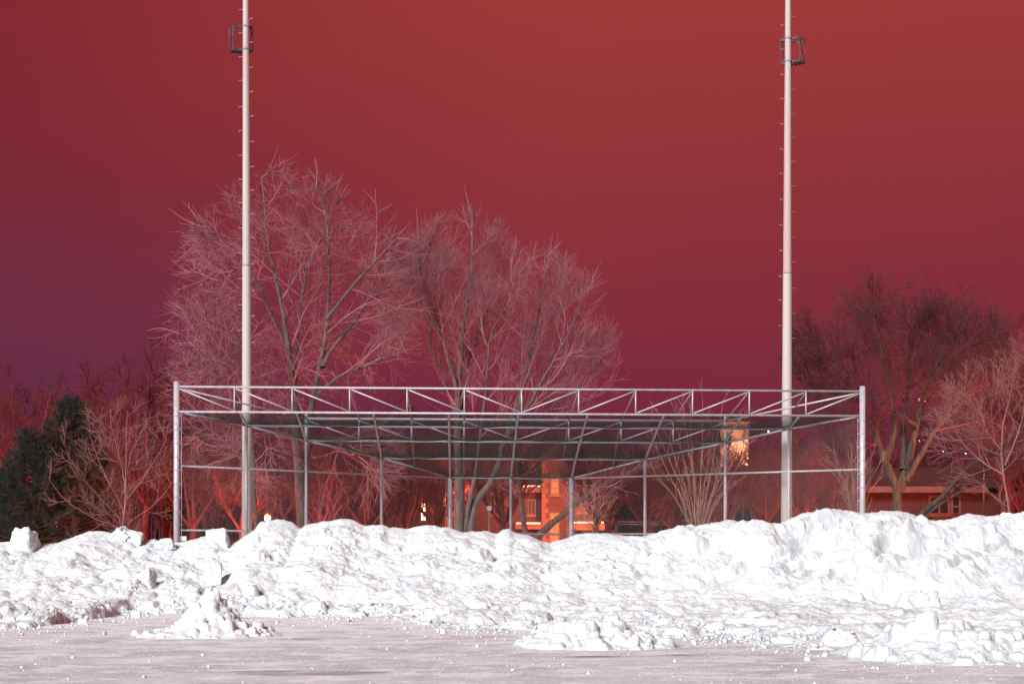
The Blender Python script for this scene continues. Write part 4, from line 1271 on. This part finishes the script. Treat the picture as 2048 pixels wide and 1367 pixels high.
# quoined brick house, centre
DH = 92.0
h1 = empty('brick_house', (X_(1080, DH), DH, gz(DH)), 'brick house with pale corner quoins lit orange behind the middle of the backstop', 'house', None)
zg_ = gz(DH) - .05
m = MB(); m.box((X_(770, DH), DH, zg_), (X_(1083, DH), DH + 8, Z_(912, DH))); m.box((X_(1083, DH), DH - .9, zg_), (X_(1226, DH), DH + 8.1, Z_(912, DH)))
m.build('wall', BRICK, h1)
m = MB()
zt_ = Z_(912, DH)
for (xa, xb, y0_) in ((X_(760, DH), X_(1083, DH), DH - .4), (X_(1083, DH), X_(1240, DH), DH - 1.3)):
    v = [(xa, y0_, zt_ + .003), (xb, y0_, zt_ + .003), (xb, DH + 8.4, zt_ + .003), (xa, DH + 8.4, zt_ + .003), (xa, DH + 4, zt_ + 1.3), (xb, DH + 4, zt_ + 1.3)]
    bv = [m.bm.verts.new(q) for q in v]
    for f_ in ((0, 1, 5, 4), (2, 3, 4, 5), (1, 2, 5), (3, 0, 4), (0, 3, 2, 1)): m.bm.faces.new([bv[i] for i in f_])
m.build('roof', ROOF, h1)


def quoins(pxa, d, yface, zlo, zhi, wide, parent):
    m = MB(); z = zlo; k = 0
    while z < zhi:
        wq = wide if k % 2 == 0 else wide * .6
        m.box((pxa, yface - .03, z), (pxa + wq, yface - .002, z + .24)); z += .26; k += 1
    m.build('quoin', STONE, parent)


quoins(X_(1083, DH) + .0, DH, DH - .9, zg_ + .1, Z_(922, DH), .34, h1)
quoins(X_(1226, DH) - .36, DH, DH - .9, zg_ + .1, Z_(922, DH), .36, h1)
YB = DH - .9
window(h1, X_(1100, DH), X_(1118, DH), Z_(990, DH), Z_(950, DH), YB, (TRIM, LIT_DIM), 0, 2)
fr_ = window(h1, X_(1098, DH), X_(1118, DH), zg_ + .1, Z_(1025, DH), YB, (TRIM, LIT_DIM), 1, 3, name='door', sill=False)
window(h1, X_(1055, DH), X_(1072, DH), Z_(1030, DH), Z_(998, DH), DH, (TRIM, GLASS), 1, 0)
window(h1, X_(1152, DH), X_(1176, DH), Z_(1026, DH), Z_(990, DH), YB, (TRIM, CURTAIN), 0, 1)
window(h1, X_(1182, DH), X_(1198, DH), Z_(1030, DH), Z_(995, DH), YB, (TRIM, GLASS), 0, 1)
window(h1, X_(840, DH), X_(853, DH), Z_(1042, DH), Z_(1003, DH), DH, (TRIM, LIT_WIN_HOT), 1, 3)
window(h1, X_(980, DH), X_(998, DH), Z_(1030, DH), Z_(985, DH), DH, (TRIM, GLASS), 1, 1)
for (pa, pb, pyt, pyb, yy, ex) in ((1030, 1083, 974, 985, DH, .6), (1030, 1083, 1048, 1058, DH, .8), (1143, 1206, 974, 984, YB, .6), (1143, 1206, 1047, 1060, YB, .9), (800, 900, 994, 1000, DH, .4)):
    m = MB(); m.box((X_(pa, DH) + .01, yy - ex, Z_(pyb, DH)), (X_(pb, DH) - .01, yy - .003, Z_(pyt, DH))); o = m.build('ledge', STONE, h1)
    m = MB(); m.box((X_(pa, DH) + .05, yy - ex + .04, Z_(pyt, DH) + .003), (X_(pb, DH) - .05, yy - .01, Z_(pyt, DH) + .09)); m.build('ledge_snow', SNOW, h1, bevel=.02)

# house behind the fan shrub
D5 = 101.0
h2 = empty('brick_house', (X_(1450, D5), D5, gz(D5)), 'dark red brick house with a thin red-lit eave behind the tall fan-shaped shrub', 'house', None)
m = MB(); m.box((X_(1325, D5), D5, gz(D5) - .05), (X_(1590, D5), D5 + 8, Z_(950, D5))); m.build('wall', BRICK, h2)
m = MB()
xa, xb = X_(1315, D5), X_(1600, D5)
bv = [m.bm.verts.new(q) for q in ((xa, D5 - .5, Z_(946, D5)), (xb, D5 - .5, Z_(946, D5)), (xb, D5 + 8.5, Z_(946, D5)), (xa, D5 + 8.5, Z_(946, D5)), (xa + 2, D5 + 4, Z_(932, D5) + .2), (xb - 2, D5 + 4, Z_(932, D5) + .2))]
for f_ in ((0, 1, 5, 4), (2, 3, 4, 5), (1, 2, 5), (3, 0, 4), (0, 3, 2, 1)): m.bm.faces.new([bv[i] for i in f_])
m.build('roof', ROOF, h2)
for pa, pb in ((1330, 1402), (1438, 1556)):
    m = MB(); m.box((X_(pa, D5), D5 - .58, Z_(949, D5)), (X_(pb, D5), D5 - .505, Z_(943, D5))); m.build('eave_board', TRIM, h2)
window(h2, X_(1468, D5), X_(1504, D5), gz(D5) + .4, Z_(1004, D5), D5, (TRIM, GLASS), 1, 0)
window(h2, X_(1360, D5), X_(1386, D5), Z_(1040, D5), Z_(1002, D5), D5, (TRIM, GLASS), 1, 0)
quoins(X_(1530, D5), D5, D5, gz(D5) + .2, Z_(985, D5), .40, h2)
# brick bungalow at right
D6 = 88.0
h3 = empty('brick_bungalow', (X_(1850, D6), D6, gz(D6)), 'low red brick bungalow with a pale eave board and a small deck at right', 'house', None)
m = MB(); m.box((X_(1668, D6), D6, gz(D6) - .05), (X_(2150, D6), D6 + 9, Z_(984, D6))); m.build('wall', BRICK, h3)
m = MB(); xa, xb = X_(1652, D6), X_(2165, D6)
bv = [m.bm.verts.new(q) for q in ((xa, D6 - .6, Z_(976, D6)), (xb, D6 - .6, Z_(976, D6)), (xb, D6 + 9.5, Z_(976, D6)), (xa, D6 + 9.5, Z_(976, D6)), (xa, D6 + 4.5, Z_(940, D6) + .35), (xb, D6 + 4.5, Z_(940, D6) + .35))]
for f_ in ((0, 1, 5, 4), (2, 3, 4, 5), (1, 2, 5), (3, 0, 4), (0, 3, 2, 1)): m.bm.faces.new([bv[i] for i in f_])
m.build('roof', ROOF, h3)
m = MB(); m.box((X_(1662, D6), D6 - .68, Z_(985, D6)), (X_(1966, D6), D6 - .605, Z_(973, D6))); m.build('eave_board', TRIM, h3)
window(h3, X_(1698, D6), X_(1716, D6), Z_(1028, D6), Z_(996, D6), D6, (TRIM, GLASS), 0, 1)
window(h3, X_(1857, D6), X_(1900, D6), Z_(1030, D6), Z_(990, D6), D6, (TRIM, GLASS), 1, 0, fw=.12)
window(h3, X_(1900, D6) + .03, X_(1922, D6), Z_(1036, D6), Z_(988, D6), D6, (TRIM, GLASS), 0, 1, fw=.12, name='door', sill=False)
window(h3, X_(2018, D6), X_(2046, D6), Z_(1026, D6), Z_(992, D6), D6, (TRIM, GLASS), 1, 1)
m = MB(); zt_ = Z_(1029, D6); z0 = zt_ - .75
m.box((X_(1850, D6), D6 - 1.7, z0 - .08), (X_(1924, D6), D6 - .14, z0))
m.box((X_(1850, D6), D6 - 1.7, zt_), (X_(1924, D6), D6 - 1.62, zt_ + .06))
k = X_(1850, D6) + .03
while k < X_(1924, D6) - .05:
    m.box((k, D6 - 1.685, z0 + .003), (k + .05, D6 - 1.635, zt_ - .002)); k += .125
for xp_ in (X_(1850, D6) + .1, X_(1924, D6) - .1): m.box((xp_ - .07, D6 - 1.6, gz(D6) - .1), (xp_ + .07, D6 - 1.46, z0 - .083))
m.build('deck', WOOD, h3)
m = MB(); m.box((X_(1932, D6) - .03, D6 + 3.0, Z_(950, D6)), (X_(1932, D6) + .5, D6 + 3.6, Z_(926, D6))); m.build('chimney', BRICK, h3)

# floodlit narrow tower
D7 = 140.0
tw = empty('stair_tower', (X_(1470, D7), D7, gz(D7)), 'narrow pale floodlit tower glowing peach through the twigs left of the right light pole', 'building', None)
m = MB(); m.box((X_(1441, D7), D7, gz(D7) - .1), (X_(1497, D7), D7 + 4, Z_(846, D7))); m.build('wall', STUCCO, tw)
m = MB(); m.box((X_(1439, D7), D7 - .1, Z_(846, D7) + .003), (X_(1499, D7), D7 + 4.1, Z_(843, D7))); m.build('parapet', STONE, tw)
for pyw in (875, 930):
    window(tw, X_(1452, D7), X_(1464, D7), Z_(pyw + 12, D7), Z_(pyw - 12, D7), D7, (TRIM, GLASS), 0, 1)

# ------------------------------------------------------------------ lamps
ORANGE = (1.0, .21, .035)
RED = (1.0, .10, .03)


def lamp_post(px, py, d, label, col, strength, size=.12, power=0, lampcol=None, group='distant lamps', cat='street lamp', name='street_lamp', arm=True):
    p = at(px, py, d); zb = gz(d)
    root = empty(name, (p.x, p.y + .4, zb), label, cat, group)
    m = MB(); m.tube((p.x, p.y + .4, zb - .1), (p.x, p.y + .4, p.z + .15), .05, .035, n=8)
    if arm: m.tube((p.x, p.y + .4, p.z + .15), (p.x, p.y + .06, p.z + .16), .03, n=6)
    m.build('post', DARKMETAL, root)
    m = MB(); m.tube((p.x, p.y, p.z + size * .8), (p.x, p.y, p.z + size * 1.6), size * 1.25, size * .5, n=12); m.build('shade', DARKMETAL, root)
    q, f = ico(2); me = np_mesh('bulb', q * size * np.array([1, 1, .8]) + np.array(p), f)
    link('bulb', me, emit_mat('bulb_glow', col, strength), root)
    if power:
        ld = bpy.data.lights.new('lamp_light', 'POINT'); ld.energy = power; ld.color = lampcol or col; ld.shadow_soft_size = .15
        lo = bpy.data.objects.new('lamp_light', ld); C.objects.link(lo); lo.location = (p.x, p.y - size - .25, p.z - .05)
    return root


lamp_post(535, 1035, 69, 'bright orange lamp glaring just above the dome-shaped snow block', (1.0, .42, .14), 40, .12, 1700, ORANGE, group=None)
lamp_post(921, 985, 86, 'unseen orange street lamp added behind the twin trunks of the broad tree', (1, .42, .12), 20, .07, 1300, ORANGE, group=None)  # unseen lamp put in for orange light on the house front
lamp_post(1142, 1030, 87.5, 'unseen low orange lamp added behind the right thick back-panel post', (1, .45, .13), 20, .055, 3800, ORANGE, group=None)  # small bulb tucked behind the post, added to light the brick bay
lamp_post(1973, 910, 70, 'orange street lamp among the twigs of the pinkish young tree', (1, .40, .14), 20, .07, 1300, (1, .2, .045), group=None)
lamp_post(1797, 1000, 80, 'added low orange lamp hidden behind the trunk of the vase-shaped tree', (1, .35, .10), 12, .06, 3600, (1, .16, .035), group=None)  # added to redden the bungalow wall; trunk keeps the bulb unseen
lamp_post(350, 1050, 66, 'small red lamp added out of sight low behind the left front post and the red-lit shrub', (1, .14, .03), 12, .05, 1600, (1, .12, .03), group=None)  # hidden bulb, put here for the red glow on the shrub
lamp_post(6, 1043, 80, 'small orange lamp at the left picture edge behind the low pine', (1, .42, .16), 12, .09, 0, group=None)
lamp_post(112, 1053, 80, 'tiny orange lamp showing through the tall pine', (1, .42, .16), 14, .06, 3000, (1, .09, .045), group=None)
lamp_post(1885, 903, 125, 'leftmost of the distant orange lamps above the bungalow roof', (1, .42, .16), 16, .09, 0)
lamp_post(1931, 906, 125, 'small distant orange lamp between two brighter ones above the bungalow roof', (1, .35, .14), 10, .07, 0)
lamp_post(2016, 912, 125, 'rightmost faint distant orange lamp above the bungalow', (1, .35, .14), 8, .06, 0)
lamp_post(1956, 919, 125, 'left one of a pair of distant white lamps above the bungalow', (1, .85, .82), 18, .08, 0)
lamp_post(1963, 919, 125, 'right one of a pair of distant white lamps above the bungalow', (1, .85, .82), 18, .08, 0)
lamp_post(1671, 934, 110, 'single distant white lamp left of the right front post', (1, .9, .75), 14, .045, 0)
lamp_post(1537, 862, 130, 'distant pinkish white lamp beside the right light pole', (1, .62, .75), 14, .06, 0)
# tower floodlight
fl = bpy.data.lights.new('tower_floodlight', 'POINT'); fl.energy = 8500; fl.color = (1, .52, .28); fl.shadow_soft_size = .2
fo = bpy.data.objects.new('tower_floodlight', fl); C.objects.link(fo); fo.location = (X_(1486, D7), D7 - 2.2, Z_(918, D7))
fr_ = empty('floodlight', (X_(1486, D7), D7 - 2.4, Z_(926, D7)), 'small floodlight on a post aimed at the narrow pale tower', 'floodlight', None)
m = MB(); m.tube((X_(1486, D7), D7 - 2.4, gz(D7)), (X_(1486, D7), D7 - 2.4, Z_(926, D7)), .05, n=8); m.build('post', DARKMETAL, fr_)
m = MB(); m.box((X_(1486, D7) - .15, D7 - 2.55, Z_(926, D7) + .003), (X_(1486, D7) + .15, D7 - 2.40, Z_(926, D7) + .2)); m.build('lamp_head', DARKMETAL, fr_)


# masts with red warning lights
def mast(px, py, d, label, dots, wd):
    x = X_(px, d); zt_ = Z_(py, d)
    root = empty('radio_mast', (x, d, gz(d)), label, 'mast', 'far masts with red lights')
    m = MB()
    for k in range(3):
        a_ = k * 2.094
        m.tube((x + wd * math.cos(a_), d + wd * math.sin(a_), gz(d)), (x + wd * .4 * math.cos(a_), d + wd * .4 * math.sin(a_), zt_), .10, n=6)
    z = gz(d) + 2
    while z < zt_:
        f_ = wd * (1 - .6 * (z - gz(d)) / (zt_ - gz(d)))
        for k in range(3):
            a_ = k * 2.094; b_ = a_ + 2.094
            m.tube((x + f_ * math.cos(a_), d + f_ * math.sin(a_), z), (x + f_ * math.cos(b_), d + f_ * math.sin(b_), z + 1.6), .05, n=4)
        z += 2.0
    m.build('lattice', DARKMETAL, root)
    for (qx, qy, s_) in dots:
        p = at(qx, qy, d - wd - .3); q, f = ico(2)
        link('warning_light', np_mesh('warning_light', q * s_ + np.array(p), f), emit_mat('red_warning_glow', (1, .03, .06), 9), root)


mast(1843, 790, 260, 'far lattice mast with red warning lights behind the vase-shaped tree', [(1840, 799.5, .26), (1851, 802, .12), (1849.6, 879, .24), (1840, 880.5, .18)], .8)
mast(516, 900, 240, 'far lattice mast with a small red light right of the left light pole', [(516, 908.5, .2), (523.5, 926.5, .1)], .4)

# ------------------------------------------------------------------ small things near the fence
def sign(px, py, d, wpx, hpx, label):
    p = at(px, py, d); wm, hm = wpx * d / F / 2, hpx * d / F / 2
    root = empty('sign', (p.x, p.y + .05, gz(d)), label, 'sign')
    m = MB(); m.box((p.x - wm, p.y, p.z - hm), (p.x + wm, p.y + .012, p.z + hm)); m.build('sign_plate', WHITE, root, bevel=.003)
    m = MB(); m.tube((p.x, p.y + .05, gz(d) - .05), (p.x, p.y + .05, p.z + hm), .028, n=8); m.build('post', GALV_DULL, root)


sign(367, 1076, 50.9, 12, 9, 'small blank white sign low behind the left front post mesh')
sign(978.5, 1015.5, 58.4, 9, 9, 'small square white sign behind the back panel beside the twin trunks')

pr = empty('pipe_railing', (X_(1265, 70), 70, gz(70)), 'red-brown double pipe railing with a rounded corner left of the tall fan-shaped shrub', 'railing')
for dz, x0_ in ((0, 1231), (-.10, 1234)):
    zt_ = Z_(1042.5, 70) + dz; xa = X_(x0_, 70); xb = X_(1345, 70); rr = .12
    m = MB(); pts = [(xa, 70, gz(70) - .05), (xa, 70, zt_ - rr)]
    for k in range(1, 6):
        a_ = k * math.pi / 10; pts.append((xa + rr - rr * math.cos(a_), 70, zt_ - rr + rr * math.sin(a_)))
    pts.append((xb, 70, zt_ - .02))
    for k in range(len(pts) - 1): m.tube(pts[k], pts[k + 1], .019, n=8)
    m.build('pipe', REDPIPE, pr)
